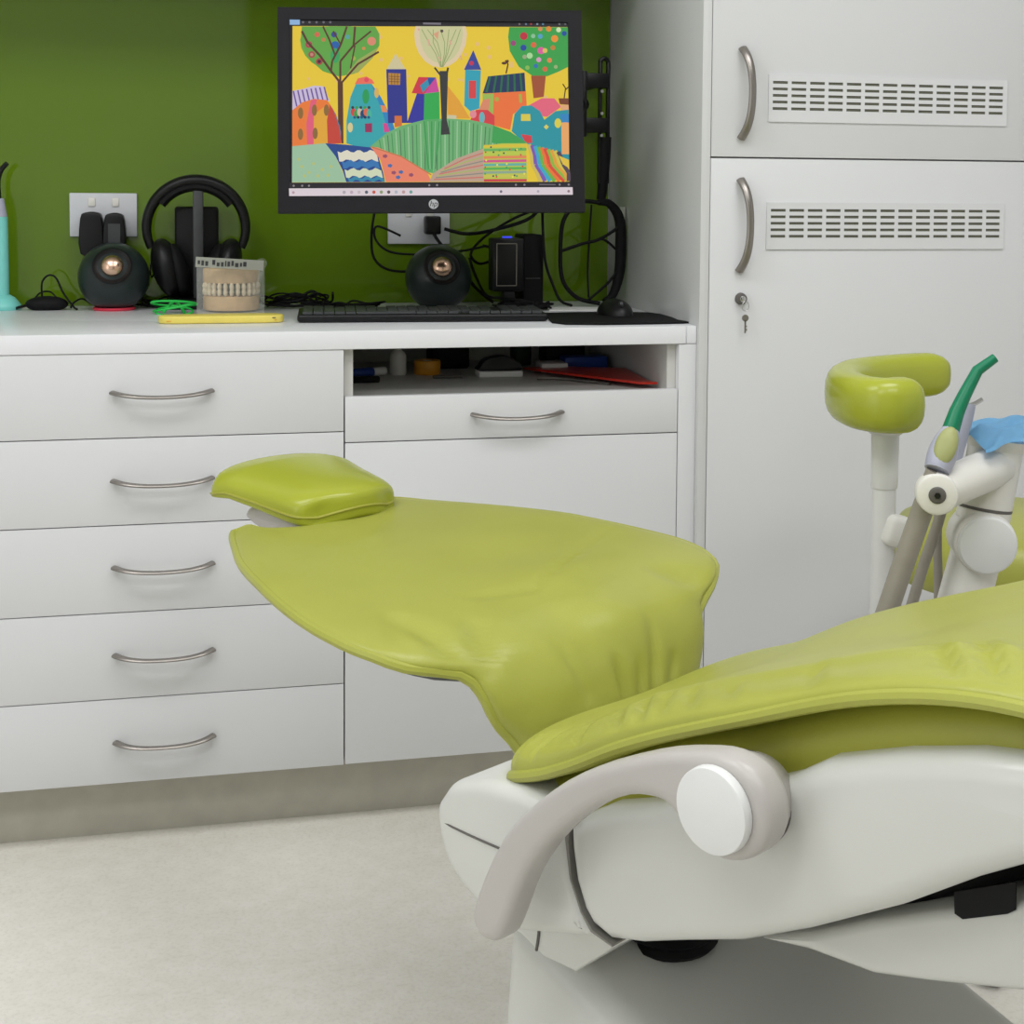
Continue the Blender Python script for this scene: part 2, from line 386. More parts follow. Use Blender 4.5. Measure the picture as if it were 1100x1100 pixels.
def cushion(fn, nu, nv, Tt, Tb, a=3., bb=3., extra=None):
    """fn(u,v)->(point, normal); u 0..1, v -1..1. returns bm, rim list"""
    bm = B(); us = [.5-.5*cos(pi*i/nu) for i in range(nu+1)]; vs = [-cos(pi*j/nv) for j in range(nv+1)]
    top = {}; bot = {}; rim = []
    for i, u in enumerate(us):
        for j, v in enumerate(vs):
            p, n = fn(u, v); edge = i in (0, nu) or j in (0, nv)
            E = 0 if edge else ((1-abs(2*u-1)**a)**(1/a))*((1-abs(v)**bb)**(1/bb))
            if edge: top[i, j] = bot[i, j] = bm.verts.new(p)
            else:
                h = Tt(u, v) if callable(Tt) else Tt
                x = extra(u, v)*min(1, E*1.3) if extra else 0
                top[i, j] = bm.verts.new(p+n*(h*E+x)); bot[i, j] = bm.verts.new(p-n*((Tb(u, v) if callable(Tb) else Tb)*E))
    for i in range(nu):
        for j in range(nv):
            q = [(i, j), (i+1, j), (i+1, j+1), (i, j+1)]
            bm.faces.new([top[k] for k in q])
            f = [bot[k] for k in q][::-1]
            if len(set(f)) >= 3 and not all(top[k] is bot[k] for k in q): bm.faces.new(f)
    order = [(0, j) for j in range(nv)]+[(i, nv) for i in range(nu)]+[(nu, j) for j in range(nv, 0, -1)]+[(i, 0) for i in range(nu, 0, -1)]
    rim = [top[k].co.copy() for k in order]
    return bm, rim
# --- backrest
PROF = [(-.62, .69), (-.55, .685), (-.3, .668), (-.12, .656), (-.05, .642), (-.02, .615), (0, .55), (.012, .52), (.03, .49)]
SS = [0]
for (a0, b0), (a1, b1) in zip(PROF, PROF[1:]): SS.append(SS[-1]+sqrt((a1-a0)**2+(b1-b0)**2))
PT = list(zip(SS, [p[0] for p in PROF])); PZ = list(zip(SS, [p[1] for p in PROF]))
def bprof(s):
    t = sum(interp(s+k*.012, PT) for k in (-2, -1, 0, 1, 2))/5; z = sum(interp(s+k*.012, PZ) for k in (-2, -1, 0, 1, 2))/5; return t, z
HW = [(.02, .105), (.045, .122), (.07, .146), (.095, .164), (.13, .184), (.18, .212), (.23, .236), (.30, .262), (.378, .284), (.44, .296), (.49, .300), (.53, .294), (.555, .280), (.572, .262), (.584, .236), (.597, .200), (.62, .188), (.65, .176), (.68, .155), (.74, .13)]
SEND = SS[-1]-.01
def s_start(c): 
    x = min(1, abs(c)/.15); return .055+.066*(1-x**3) if abs(c) < .15 else .055+.25*(abs(c)-.15)
CRE = [(.493, -.10, .512, -.02, .007, -.003), (.512, -.02, .454, .12, .006, -.0045), (.454, .12, .40, .24, .008, -.003),
       (.678, .002, .63, .0, .006, -.007), (.68, .05, .61, .075, .008, -.006), (.672, .028, .64, .035, .006, -.005), (.672, .085, .645, .10, .007, -.004), (.65, -.06, .60, -.075, .007, -.003),
       (.585, -.215, .51, -.215, .015, -.008), (.598, -.19, .55, -.15, .012, -.007), (.54, -.26, .49, -.22, .012, -.004),
       (.578, .215, .55, .17, .015, -.009),
       (.47, -.02, .50, .15, .05, .004), (.60, -.10, .66, -.08, .05, .006), (.28, 0, .40, .02, .14, .003), (.57, .05, .62, .02, .05, .008), (.60, .12, .58, .0, .03, .004)]
def bfn(u, v):
    hwm = sint(.07, HW); 
    c0 = v*.18; s0 = s_start(c0)+.022*max(0, -v-.55)
    s = s0+(SEND-s0)*u; hw = sint(s, HW)
    if u < .15: hw = hw
    c = v*hw; t, z = bprof(s); t2, z2 = bprof(s+.01); t1, z1 = bprof(s-.01)
    n = (LD*(-(z2-z1))+Vector((0, 0, 1))*(t2-t1)).normalized()
    # shallow scoop so that the sides hold the torso
    zz = .012*(abs(v)**2)*interp(s, [(.1, 0), (.3, 1), (.55, 1), (.65, 0)])
    return cw(t, c, 0)+n*zz+Vector((0, 0, z)), n
def bext(u, v):
    c0 = v*.18; s0 = s_start(c0); s = s0+(SEND-s0)*u; return seggauss(s, v*sint(s, HW), CRE)
bm, rim = cushion(bfn, 110, 90, lambda u, v: .020*interp(u, [(0, .7), (.25, .9), (.55, .9), (.75, 1.0), (.9, 1.5), (1, 1.3)]), .020, 5.0, 3.0, bext)
back = part('backrest', bm, M['vinylg'], chair, smooth=75)
part('piping', tube(B(), rim[::3], .0058, 8, True, 2), M['vinylg'], back)
# back support pan under the cushion
pan = []
bm = B(); us = [(.075+i*(.60-.075)/14) for i in range(15)]
def pfn(u, v):
    s = .10+u*.50; hw = sint(s, HW)-.045; t, z = bprof(s); t2, z2 = bprof(s+.01); n = (LD*(-(z2-z))+Vector((0, 0, 1))*(t2-t)).normalized()
    return cw(t, v*hw, z-.012), n
bm, _ = cushion(pfn, 24, 24, .004, .035, 2.5, 2.5)
part('backrest_pan', bm, M['dgrey'], chair, smooth=60, label='dark grey backrest pan')
# headrest
HP = [(0, .060), (.04, .080), (.12, .090), (.3, .097), (.5, .103), (.7, .112), (.85, .118), (.95, .114), (1, .092)]   # along from waist side to crown
def hfn(u, v):
    t = -.480-.232*u; hw = sint(u, HP); c = v*hw
    t += -.020*(abs(v)**2.2)*(1-u)**2 + .020*abs(v)**3*u**2
    z = .705+.012*u-.006*max(0, u-.75)/.25
    # lips curl down at the outer crown corners
    z += .014*u
    z -= .008*max(0, abs(v)-.85)/.15*max(0, u-.75)/.25
    z -= .010*(abs(v)**2)
    return cw(t, c+.018, z+.003), Vector((0, 0, 1))
bm, rim = cushion(hfn, 48, 48, lambda u, v: .028-.004*u, lambda u, v: .024-.010*u, 5.0, 3.6)
head = part('headrest', bm, M['vinylh'], chair, smooth=80)
part('headrest_seam', tube(B(), [p+Vector((0, 0, .0)) for p in rim[::4]], .0022, 6, True, 2), M['vinyld'], head)
# headrest bracket
b = B()
prism(b, resample([(-.640, .690), (-.61, .698), (-.56, .700), (-.46, .672), (-.40, .650), (-.42, .64), (-.52, .652), (-.63, .672)], 4), lambda a, z, d: cw(a, d, z), -.066, .066, .008, 3)
part('headrest_bracket', b, M['arm'], chair, smooth=50)
# --- seat cushion
SZ = [(.0, .525), (.05, .552), (.099, .572), (.156, .592), (.204, .626), (.26, .655), (.313, .680), (.373, .705), (.41, .722), (.463, .746), (.513, .764), (.575, .779), (.62, .784), (.72, .778), (.9, .745), (1.1, .70), (1.3, .66)]
SHW = [(0, .160), (.035, .190), (.06, .222), (.08, .237), (.1, .244), (.2, .253), (.4, .258), (.62, .262), (.9, .24), (1.15, .20), (1.27, .15)]
def sz(t): return sum(interp(t+k*.02, SZ) for k in (-2, -1, 0, 1, 2))/5
def srear(v): return .042+.038*abs(v)**4
def sfn(u, v):
    t = srear(v)+(1.27-srear(v))*u**1.0; c = v*sint(t, SHW); z = sz(t); dz = (sz(t+.01)-sz(t-.01))/.02
    n = (LD*(-dz)+Vector((0, 0, 1))).normalized(); return cw(t, c, z), n
SCR = []
for (t0, dt, ln, dp) in ((.185, .02, .05, 1), (.235, .035, .055, 1.2), (.262, .035, .06, 1.3), (.285, .028, .05, 1), (.318, .03, .05, .8), (.36, .02, .035, .7), (.44, .03, .06, .7), (.565, .05, .07, 1.2), (.60, .055, .085, 1.4), (.65, .05, .07, 1.2), (.12, -.012, .05, 1), (.085, -.01, .05, 1)):
    SCR.append((t0, -.247, t0-dt, -.247+ln, .0040, -.0052*dp)); SCR.append((t0+.011, -.240, t0+.011-dt, -.245+ln, .007, .0032*dp))
SCR += [(.13, -.235, .15, -.17, .004, -.003), (.44, -.235, .425, -.19, .003, -.002), (.2, -.180, .62, -.190, .018, .005), (.2, .175, .62, .185, .03, .004), (.1, 0, .7, 0, .10, -.010)]
def sext(u, v):
    t = srear(v)+(1.27-srear(v))*u; return seggauss(t, v*sint(t, SHW), SCR)
bm, rim = cushion(sfn, 190, 90, lambda u, v: .026*interp(u, [(0, 1.6), (.1, 1.3), (.3, .85), (.5, .7), (1, .7)]), .012, 9, 3.8, sext)
seat = part('seat', bm, M['vinylg'], chair, smooth=75)
part('piping', tube(B(), rim[::3], .0062, 8, True, 2), M['vinylg'], seat)
# --- lower seat bolster
bm = B(); ts = [.07+i*(1.10-.07)/60 for i in range(61)]; rings = []
STOP = [(.182, .558), (.222, .575), (.288, .602), (.36, .636), (.425, .668), (.47, .692), (.526, .715), (.587, .733), (.63, .740), (.8, .735), (1.1, .67)]
for t in ts:
    hw = sint(t, SHW)-.022; z1 = sz(t)-.004; z0 = interp(t, STOP)-.03; z0 = min(z0, z1-.03); ring = []
    prof2 = [(-.6, z1), (-.93, z1-.004), (-1.0, z1-(z1-z0)*.35), (-1.0, z1-(z1-z0)*.7), (-.95, z0), (-.6, z0-.005)]
    for x, z in prof2+[(-x, z) for x, z in prof2[::-1]]: ring.append(bm.verts.new(cw(t, x*hw, z)))
    rings.append(ring)
for a, c in zip(rings, rings[1:]):
    for k in range(12): bm.faces.new((a[k], a[(k+1) % 12], c[(k+1) % 12], c[k]))
bm.faces.new(rings[0]); bm.faces.new(rings[-1])
part('seat_bolster', bm, M['vinyld'], chair, smooth=60, label='olive green seat bolster')
# --- white side shell (lens-shaped in side view)
SH = [(.182, .558), (.222, .583), (.288, .607), (.36, .640), (.425, .673), (.46, .697), (.526, .722), (.587, .740), (.63, .747), (.75, .752), (.9, .735), (.98, .715),
      (.90, .705), (.75, .690), (.632, .670), (.59, .644), (.529, .601), (.446, .551), (.38, .516), (.311, .489), (.27, .472), (.235, .462), (.212, .468), (.20, .480), (.188, .505), (.182, .535)]
b = prism(B(), SH, lambda a, z, d: cw(a, d, z), -.268, .268, .020, 5)
shell = part('side_shell', b, M['shell'], chair, smooth=50)
RS = [(-.012, .503), (-.002, .527), (.018, .546), (.06, .560), (.11, .566), (.1800, .562), (.1800, .535), (.186, .505), (.199, .479), (.210, .462), (.206, .452), (.17, .441), (.092, .418), (.052, .428), (.006, .456)]
RS = RS[4:10]+resample(RS[10:]+RS[:4], 4, False)
b = prism(B(), RS, lambda a, z, d: cw(a, d, z), -.262, .262, .016, 5)
rear = part('rear_shell', b, M['shell'], chair, smooth=50)
b = tube(B(), [cw(-.0125, -.10, .500), cw(-.0125, -.235, .500), cw(-.010, -.250, .500), cw(.004, -.2605, .500), cw(.05, -.2622, .500), cw(.09, -.2622, .501)], .0013, 6, n=3)
part('shell_seam', b, M['gseam'], rear)
b = prism(B(), [(.1790, .560), (.184, .560), (.1822, .540), (.1865, .505), (.200, .4785), (.2135, .4655), (.238, .4605), (.238, .4588), (.2115, .4632), (.1985, .477), (.1845, .504), (.1780, .54)], lambda a, z, d: cw(a, d, z), -.2635, .2635)
part('shell_gasket', b, mat('gasket_grey', (128, 126, 120), .6, noise=.04), shell)
# --- armrest
arm_pts_o = [(.113, .458), (.119, .488), (.150, .548), (.192, .596), (.249, .641), (.322, .678), (.368, .694), (.405, .701), (.434, .693), (.449, .668), (.445, .642), (.428, .624), (.405, .616)]
arm_pts_i = [(.380, .620), (.364, .632), (.352, .641), (.336, .645), (.302, .637), (.260, .611), (.215, .570), (.181, .523), (.157, .468), (.145, .450), (.127, .446)]
b = prism(B(), resample(arm_pts_o+arm_pts_i, 3), lambda a, z, d: cw(a, d, z), -.324, -.288, .010, 4)
armr = part('armrest', b, M['arm'], chair, smooth=50)
b = cyl(B(), cw(.402, -.300, .657), cw(.394, -.262, .648), .040, .036, 40, .002)
part('arm_hub', b, M['arm'], armr)
b = cyl(B(), cw(.401, -.324, .659), cw(.401, -.334, .659), .035, .0345, 48, .0015); part('arm_knob', b, M['knob'], armr, label='white round hinge cap')
b = cyl(B(), cw(.395, -.2705, .649), cw(.395, -.266, .649), .0385, .0385, 40); part('hub_gasket', b, M['gseam'], armr)
b = cyl(B(), cw(.425, .30, .64), cw(.425, .262, .64), .03, .034, 32, .002); part('far_arm_hub', b, M['arm'], chair)
# --- lift linkage and base
LK = [(.36, .492), (.409, .499), (.473, .503), (.524, .517), (.602, .541), (.70, .575), (.86, .64), (.86, .69), (.70, .655), (.62, .622), (.602, .612), (.56, .592), (.53, .578), (.47, .548), (.42, .520)]
b = prism(B(), LK, lambda a, z, d: cw(a, d, z), -.205, .205, .008, 3); part('lift_arm', b, M['shell'], chair, smooth=45)
b = prism(B(), [(.545, .600), (.596, .626), (.596, .604), (.590, .599), (.553, .581), (.546, .583)], lambda a, z, d: cw(a, d, z), -.2062, -.2045); part('dark_notch_plate', b, M['blackm'], chair)  # thin black plate on the arm, painting in the dark of a notch
b = B(); prism(b, [(.2, .47), (.24, .44), (.36, .48), (.60, .62), (.80, .70), (.78, .74), (.5, .66), (.3, .56)], lambda a, z, d: cw(a, d, z), -.17, .17, .005, 2)
part('dark_gap_filler', b, M['blackm'], chair, smooth=40, label='black filler block for the dark underseat gap')  # black block added to paint the dark gap between shell and lift arm
b = B()
for k in range(5):
    lathe(b, [(0, 0), (.050-.001*k, 0), (.054, .005), (.048, .011), (0, .011)], cw(.132, -.05, .347+.011*k), (0, 0, 1), 32)
part('rubber_bellows', b, M['blackm'], chair, label='black rubber bellows')
# base casting: lofted rounded rectangle rings
def rring(bm, t0, t1, h0, h1, z, r, n=6, zt=None):
    pts = []
    for (tc, cc, a0) in ((t1, h1, 0), (t0, h0, pi/2), (t0, -h0, pi), (t1, -h1, 3*pi/2)):
        sx = -1 if tc == t1 else 1; sy = -1 if cc > 0 else 1
        for k in range(n+1):
            a = a0+pi/2*k/n; pts.append((tc+sx*r+r*cos(a), cc+sy*r+r*sin(a)))
    return [bm.verts.new(cw(p[0], p[1], z if zt is None else z+zt*(p[0]-t0))) for p in pts]
def loft(bm, rings):
    for a, c in zip(rings, rings[1:]):
        n = len(a)
        for i in range(n): bm.faces.new((a[i], a[(i+1) % n], c[(i+1) % n], c[i]))
    bm.faces.new(rings[0][::-1]); bm.faces.new(rings[-1])
bm = B()
loft(bm, [rring(bm, -.06, .98, .22, .26, 0, .06), rring(bm, -.06, .98, .22, .26, .045, .06), rring(bm, -.05, .96, .205, .245, .06, .06)])
part('base_plate', bm, M['shell'], chair, smooth=40)
bm = B(); bmesh.ops.create_cube(bm, size=2)
for v in bm.verts:
    lo = v.co.z < 0; ne = v.co.y < 0; re = v.co.x < 0
    if lo: v.co = cw(.002 if re else .84, -.198 if ne else .198, .058)
    else: v.co = cw(.016 if re else .80, -.185 if ne else .185, (.388 if re else .10)+(0 if ne else .045))
bmesh.ops.bevel(bm, geom=bm.edges[:], offset=.028, segments=5, affect='EDGES', profile=.5)
part('base_cover', bm, M['shell'], chair, smooth=40)
b = prism(B(), [(.018, .374), (.018, .405), (.06, .408), (.2, .445), (.24, .455), (.178, .408), (.165, .396), (.127, .363), (.082, .361), (.05, .372)], lambda a, z, d: cw(a, d, z), -.193, .193, .004, 3)
part('hinge_cover', b, M['shell'], chair, smooth=40)
b = tube(B(), [cw(.075, -.1938, .405), cw(.077, -.1942, .385), (cw(.073, -.1935, .365))], .0016, 6, n=2); part('hinge_seam', b, M['gseam'], chair)

# ------------------------------------------------------------------ assistant's arm on the far side of the chair
def camray(px, py, k): return CAMLOC+(F_+R_*((px-CX)/FPX)-U_*((py-CY)/FPX))*k
t = thing('instrument_arm', 'white jointed instrument arm with ball elbow behind the chair seat', 'instrument arm', (.66, -.88, .50))
b = cyl(B(), Vector((.695, -.875, .50)), Vector((.742, -.885, .705)), .034, .032, 32); part('lower_arm', b, M['white'], t)
ax = Vector((-.30, -.95, -.02)).normalized()
c0 = Vector((.738, -.895, .706))
b = cyl(B(), c0-ax*.034, c0+ax*.030, .0395, .039, 48, .006); j = part('elbow_joint', b, M['white'], t)
b = cyl(B(), c0+ax*.0302, c0+ax*.038, .0375, .036, 48, .003); part('joint_cap', b, M['knob'], j)
b = cyl(B(), (.745, -.884, .728), (.762, -.882, .820), .034, .035, 32); cyl(b, (.762, -.882, .820), (.764, -.882, .834), .035, .042, 32); part('post', b, M['white'], t)
b = lathe(B(), [(.0345, 0), (.0352, .002), (.0345, .004)], (.747, -.884, .742), (.15, .02, 1), 32); part('post_seam', b, M['gseam'], t)
p0 = Vector((.638, -.958, .783)); p1 = Vector((.760, -.892, .800))
b = cyl(B(), p0, p1, .0245, .027, 32, .004); part('holder_bar', b, M['white'], t)
f = (Vector((-.42, -.90, .03))).normalized()
b = cyl(B(), p0-f*.014, p0+f*.018, .0262, .0255, 32, .005); j = part('holder_pivot', b, M['white'], t)
b = cyl(B(), p0+f*.0181, p0+f*.021, .0105, .0095, 20, .001); part('screw_cap', b, M['gseam'], j)
b = cyl(B(), p0+f*.0212, p0+f*.023, .004, .004, 6); part('screw', b, M['black'], j)
# handpieces in the holder
t = thing('suction_handpiece', 'grey and olive suction handpiece with a dark green plastic tip', 'handpiece', (.645, -.955, .81))
q0 = Vector((.6385, -.957, .8105)); q1 = Vector((.668, -.9385, .862)); axg = (q1-q0).normalized()
b = tube(B(), [q0, q0.lerp(q1, .35), q0.lerp(q1, .7), q1], .015, 20, n=4, rad=lambda s: .0155+.0035*sin(pi*min(1, s*1.1))-.0075*s*s)
g = part('grip', b, M['lav'], t)
tc_ = (CAMLOC-q0.lerp(q1, .5)).normalized(); xg = tc_.cross(axg).normalized(); yg = axg.cross(xg)
Mr = Matrix(((xg.x, yg.x, axg.x, 0), (xg.y, yg.y, axg.y, 0), (xg.z, yg.z, axg.z, 0), (0, 0, 0, 1)))
b = ell(B(), q0.lerp(q1, .47)-yg*(-1 if yg.dot(tc_) > 0 else 1)*.0125-xg*.001, .0135, .0075, .0265, Mr); part('grip_inlay', b, M['olive'], g, label='olive grip inlay')
b = tube(B(), [(.6655, -.940, .8575), (.675, -.936, .878), (.687, -.9325, .8985), (.7085, -.9253, .9284), (.7302, -.9294, .9445)], .009, 16, n=1, rad=lambda s: .0108-.0048*s)
part('suction_tip', b, M['suct'], t, label='dark green angled tip')
b = tube(B(), [(.6385, -.957, .809), (.632, -.952, .785), (.6224, -.944, .7456), (.603, -.937, .68), (.5837, -.930, .6136), (.562, -.905, .5279), (.56, -.90, .46)], .0135, 14, n=4)
part('hose', b, M['hose'], t)
t = thing('air_water_syringe', 'slim grey syringe handpiece with bent nozzle behind the green suction tip', 'handpiece', (.69, -.905, .80))
b = tube(B(), [(.684, -.907, .792), (.694, -.904, .825), (.706, -.901, .860), (.713, -.899, .882)], .010, 16, n=4, rad=lambda s: .0095+.003*s-.004*s*s)
part('handle', b, M['lav'], t)
b = tube(B(), [(.713, -.899, .880), (.720, -.900, .882), (.730, -.902, .888)], .003, 8, n=3); part('nozzle', b, M['chrome'], t)
b = tube(B(), [(.684, -.907, .792), (.6745, -.898, .732), (.657, -.892, .67), (.6404, -.887, .604), (.62, -.868, .5074), (.615, -.86, .46)], .0070, 12, n=4)
part('hose', b, M['hose'], t)
t = thing('saliva_ejector', 'small white valve handpiece beside the blue cover', 'handpiece', (.711, -.875, .80))
b = tube(B(), [(.708, -.872, .790), (.713, -.871, .815), (.716, -.870, .838)], .010, 14, n=3, rad=lambda s: .0095-.003*s)
part('valve_body', b, M['white'], t)
b = tube(B(), [(.708, -.872, .790), (.704, -.850, .745), (.708, -.835, .70), (.715, -.83, .60), (.71, -.83, .51), (.705, -.83, .46)], .006, 12, n=4)
part('hose', b, M['hose'], t)
# blue cover lying over the post
bm = B(); nu, nv = 40, 28; g = {}
for i in range(nu+1):
    for j in range(nv+1):
        u = i/nu*2-1; v = j/nv*2-1
        x = .785+u*.066; y = -.880+v*.055; r = sqrt((u*.9)**2+v*v)
        z = .853+.003*sin(u*5+v*3)+.003*sin(v*9-u*4)-.020*max(0, r-.62)*1.6+.004*u
        g[i, j] = bm.verts.new((x+.004*sin(v*7), y+.004*sin(u*9), z))
for i in range(nu):
    for j in range(nv): bm.faces.new((g[i, j], g[i+1, j], g[i+1, j+1], g[i, j+1]))
r = bmesh.ops.solidify(bm, geom=bm.faces[:], thickness=.008)
single('blue_cover', bm, M['blue'], (.785, -.880, .836), 'crumpled light blue tissue cover lying on the white post', 'cover', smooth=80)

# ------------------------------------------------------------------ assistant's stool
st = Vector((1.035, -.50, 0))
t = thing('assistant_stool', 'lime green stool with a curved padded body rest on a white pole', 'stool', tuple(st))
def sprof(r): return lathe(B(), [(0, .53), (r-.03, .53), (r-.008, .537), (r, .56), (r-.004, .60), (r-.02, .622), (r-.05, .632), (0, .636)], st, (0, 0, 1), 56)
part('seat', sprof(.205), M['vinylg'], t, smooth=70)
b = lathe(B(), [(0, .505), (.10, .505), (.13, .529), (0, .529)], st, (0, 0, 1), 40); part('seat_plate', b, M['pole'], t)
b = cyl(B(), st+Vector((0, 0, .10)), st+Vector((0, 0, .33)), .028, .028); cyl(b, st+Vector((0, 0, .33)), st+Vector((0, 0, .505)), .016, .016); part('gas_column', b, M['chrome'], t)
b = B()
for k in range(5):
    a = 2*pi*k/5+.3; d = Vector((cos(a), sin(a), 0)); tube(b, [st+Vector((0, 0, .11)), st+d*.14+Vector((0, 0, .10)), st+d*.27+Vector((0, 0, .075))], .02, 10, n=3, rad=lambda s: .024-.010*s, flat=.7, upv=(0, 0, 1))
part('base', b, M['pole'], t)
for k in range(5):
    a = 2*pi*k/5+.3; d = Vector((cos(a), sin(a), 0)); p = st+d*.265; x = Vector((-d.y, d.x, 0))
    b = cyl(B(), p+Vector((0, 0, .03))-x*.018, p+Vector((0, 0, .03))+x*.018, .029, .029, 20, .004); cyl(b, p+Vector((0, 0, .03)), p+Vector((0, 0, .078)), .006, .006, 10); part('castor', b, M['black'], t)
pol = Vector((.6955, -.705, 0))
b = cyl(B(), pol+Vector((0, 0, .735)), pol+Vector((0, 0, .812)), .0185, .0195, 28, .001); cyl(b, pol+Vector((0, 0, .46)), pol+Vector((0, 0, .735)), .0165, .0165, 28)
cyl(b, pol+Vector((0, 0, .812)), pol+Vector((0, 0, .822)), .022, .034, 28)
part('pole', b, M['pole'], t)
b = tube(B(), [pol+Vector((0, 0, .48)), pol+Vector((.01, .01, .44)), pol+Vector((.08, .05, .415)), st+Vector((-.05, -.03, .42)), st+Vector((0, 0, .42))], .016, 12, n=5); part('pole_bracket', b, M['pole'], t)
b = box(B(), -.026, .020, -.022, .022, -.020, .024, .010, 3, Matrix.Translation(pol+Vector((.018, -.008, .672))) @ Matrix.Rotation(.3, 4, 'Y')); part('height_clamp', b, M['white'], t)
b = cyl(B(), pol+Vector((.022, -.010, .60)), pol+Vector((.022, -.010, .655)), .0045, .0045, 10); part('clamp_rod', b, M['white'], t)
# C-shaped body rest
rp = [(.712, -.752), (.688, -.766), (.662, -.768), (.645, -.742), (.645, -.700), (.658, -.650), (.688, -.590), (.730, -.540), (.785, -.505), (.855, -.478), (.922, -.470)]
RZ = .862; path = smooth_path([(x, y, RZ) for x, y in rp], 6); L = len(path)
bm = B(); rings = []
for i, p in enumerate(path):
    a = path[max(0, i-1)]; c = path[min(L-1, i+1)]; d = (c-a).normalized(); x = Vector((0, 0, 1)).cross(d)
    s = i/(L-1); e = min(1, sqrt(max(0, 1-(1-min(1, s/.10))**2))); e2 = min(1, sqrt(max(0, 1-(1-min(1, (1-s)/.07))**2))); e = max(.12, e*e2)
    hh = .0385*e*(1-.10*s); ww = (.030-.004*s)*e; ring = []
    for k in range(20):
        th = 2*pi*k/20; ca, sa = cos(th), sin(th); ring.append(bm.verts.new(p+x*ww*math.copysign(abs(ca)**.75, ca)+Vector((0, 0, 1))*hh*math.copysign(abs(sa)**.75, sa)))
    rings.append(ring)
for a, c in zip(rings, rings[1:]):
    for k in range(20): bm.faces.new((a[k], a[(k+1) % 20], c[(k+1) % 20], c[k]))
bm.faces.new(rings[0][::-1]); bm.faces.new(rings[-1])
part('body_rest', bm, M['vinylh'], t, smooth=80)

# ------------------------------------------------------------------ monitor
MC = Vector((.1675, .0647, 1.2943)); myaw, mpt, mrl, MW, MH = .1161, -.1366, .0096, .557, .3762
mX = Vector((cos(myaw), -sin(myaw), 0)); mN = Vector((sin(myaw)*cos(mpt), cos(myaw)*cos(mpt), sin(mpt))); mU = mX.cross(mN)
mX2 = mX*cos(mrl)+mU*sin(mrl); mU = mX2.cross(mN); mX = mX2
def mw(x, z, d): return MC+mX*x+mU*z+mN*d      # d positive = away from viewer
MM = Matrix(((mX.x, mN.x, mU.x, MC.x), (mX.y, mN.y, mU.y, MC.y), (mX.z, mN.z, mU.z, MC.z), (0, 0, 0, 1)))
mon = thing('monitor', 'black widescreen computer monitor showing a colourful painted village wallpaper', 'monitor', tuple(MC))
QB = [(25, 28), (1080, 38), (1095, 740), (30, 738)]
def m2(px, py):
    u, v = .5, .5
    for _ in range(8):
        f = lambda u, v: ((QB[0][0]*(1-u)+QB[1][0]*u)*(1-v)+(QB[3][0]*(1-u)+QB[2][0]*u)*v, (QB[0][1]*(1-u)+QB[1][1]*u)*(1-v)+(QB[3][1]*(1-u)+QB[2][1]*u)*v)
        x, y = f(u, v); u += (px-x)/1055; v += (py-y)/706
    return (u-.5)*MW, (.5-v)*MH
sx0, sz1 = m2(66, 70); sx1, sz0 = m2(1045, 683)
b = box(B(), sx0, sx1, -.0005, .001, sz0, sz1, 0, 2, MM); 
screen = part('screen', b, mat('screen_black', (22, 20, 26), .3, emis=1.0, spec=.2), mon, smooth=0)
b = B()
for (x0, x1, z0, z1) in ((-MW/2, sx0, -MH/2, MH/2), (sx1, MW/2, -MH/2, MH/2), (sx0, sx1, sz1, MH/2), (sx0, sx1, -MH/2, sz0)):
    box(b, x0, x1, -.005, .012, z0, z1, 0, 2, MM)
bmesh.ops.remove_doubles(b, verts=b.verts, dist=1e-5)
part('bezel', b, M['bezel'], mon, smooth=0)
b = box(B(), -MW/2+.002, MW/2-.002, .012, .030, -MH/2+.002, MH/2-.002, .004, 2, MM); box(b, -.16, .16, .030, .055, -.13, .13, .012, 3, MM)
part('back_housing', b, M['black'], mon)
# logo: pale disc with the two letters
lx, lz = m2(563, 711)
b = cyl(B(), mw(lx, lz, -.0052), mw(lx, lz, -.0062), .0088, None, 32); lg = part('logo', b, mat('logo_silver', (190, 192, 196), .35, .6), mon)
def text_bm(s, size, ext=.0002, shear=0):
    cu = bpy.data.curves.new('txt', 'FONT'); cu.body = s; cu.size = size; cu.extrude = ext; cu.align_x = 'CENTER'; cu.align_y = 'CENTER'; cu.shear = shear
    o = bpy.data.objects.new('txt', cu); COL.objects.link(o); dg = bpy.context.evaluated_depsgraph_get(); me = bpy.data.meshes.new_from_object(o.evaluated_get(dg))
    bpy.data.objects.remove(o); bm = B(); bm.from_mesh(me); bpy.data.meshes.remove(me); return bm
b = text_bm('hp', .0145, .0002, .25)
b.transform(Matrix(((mX.x, mU.x, -mN.x, 0), (mX.y, mU.y, -mN.y, 0), (mX.z, mU.z, -mN.z, 0), (0, 0, 0, 1)))); b.transform(Matrix.Translation(mw(lx-.0003, lz+.0004, -.0065)))
part('logo_letters', b, M['bezel'], lg, smooth=0)
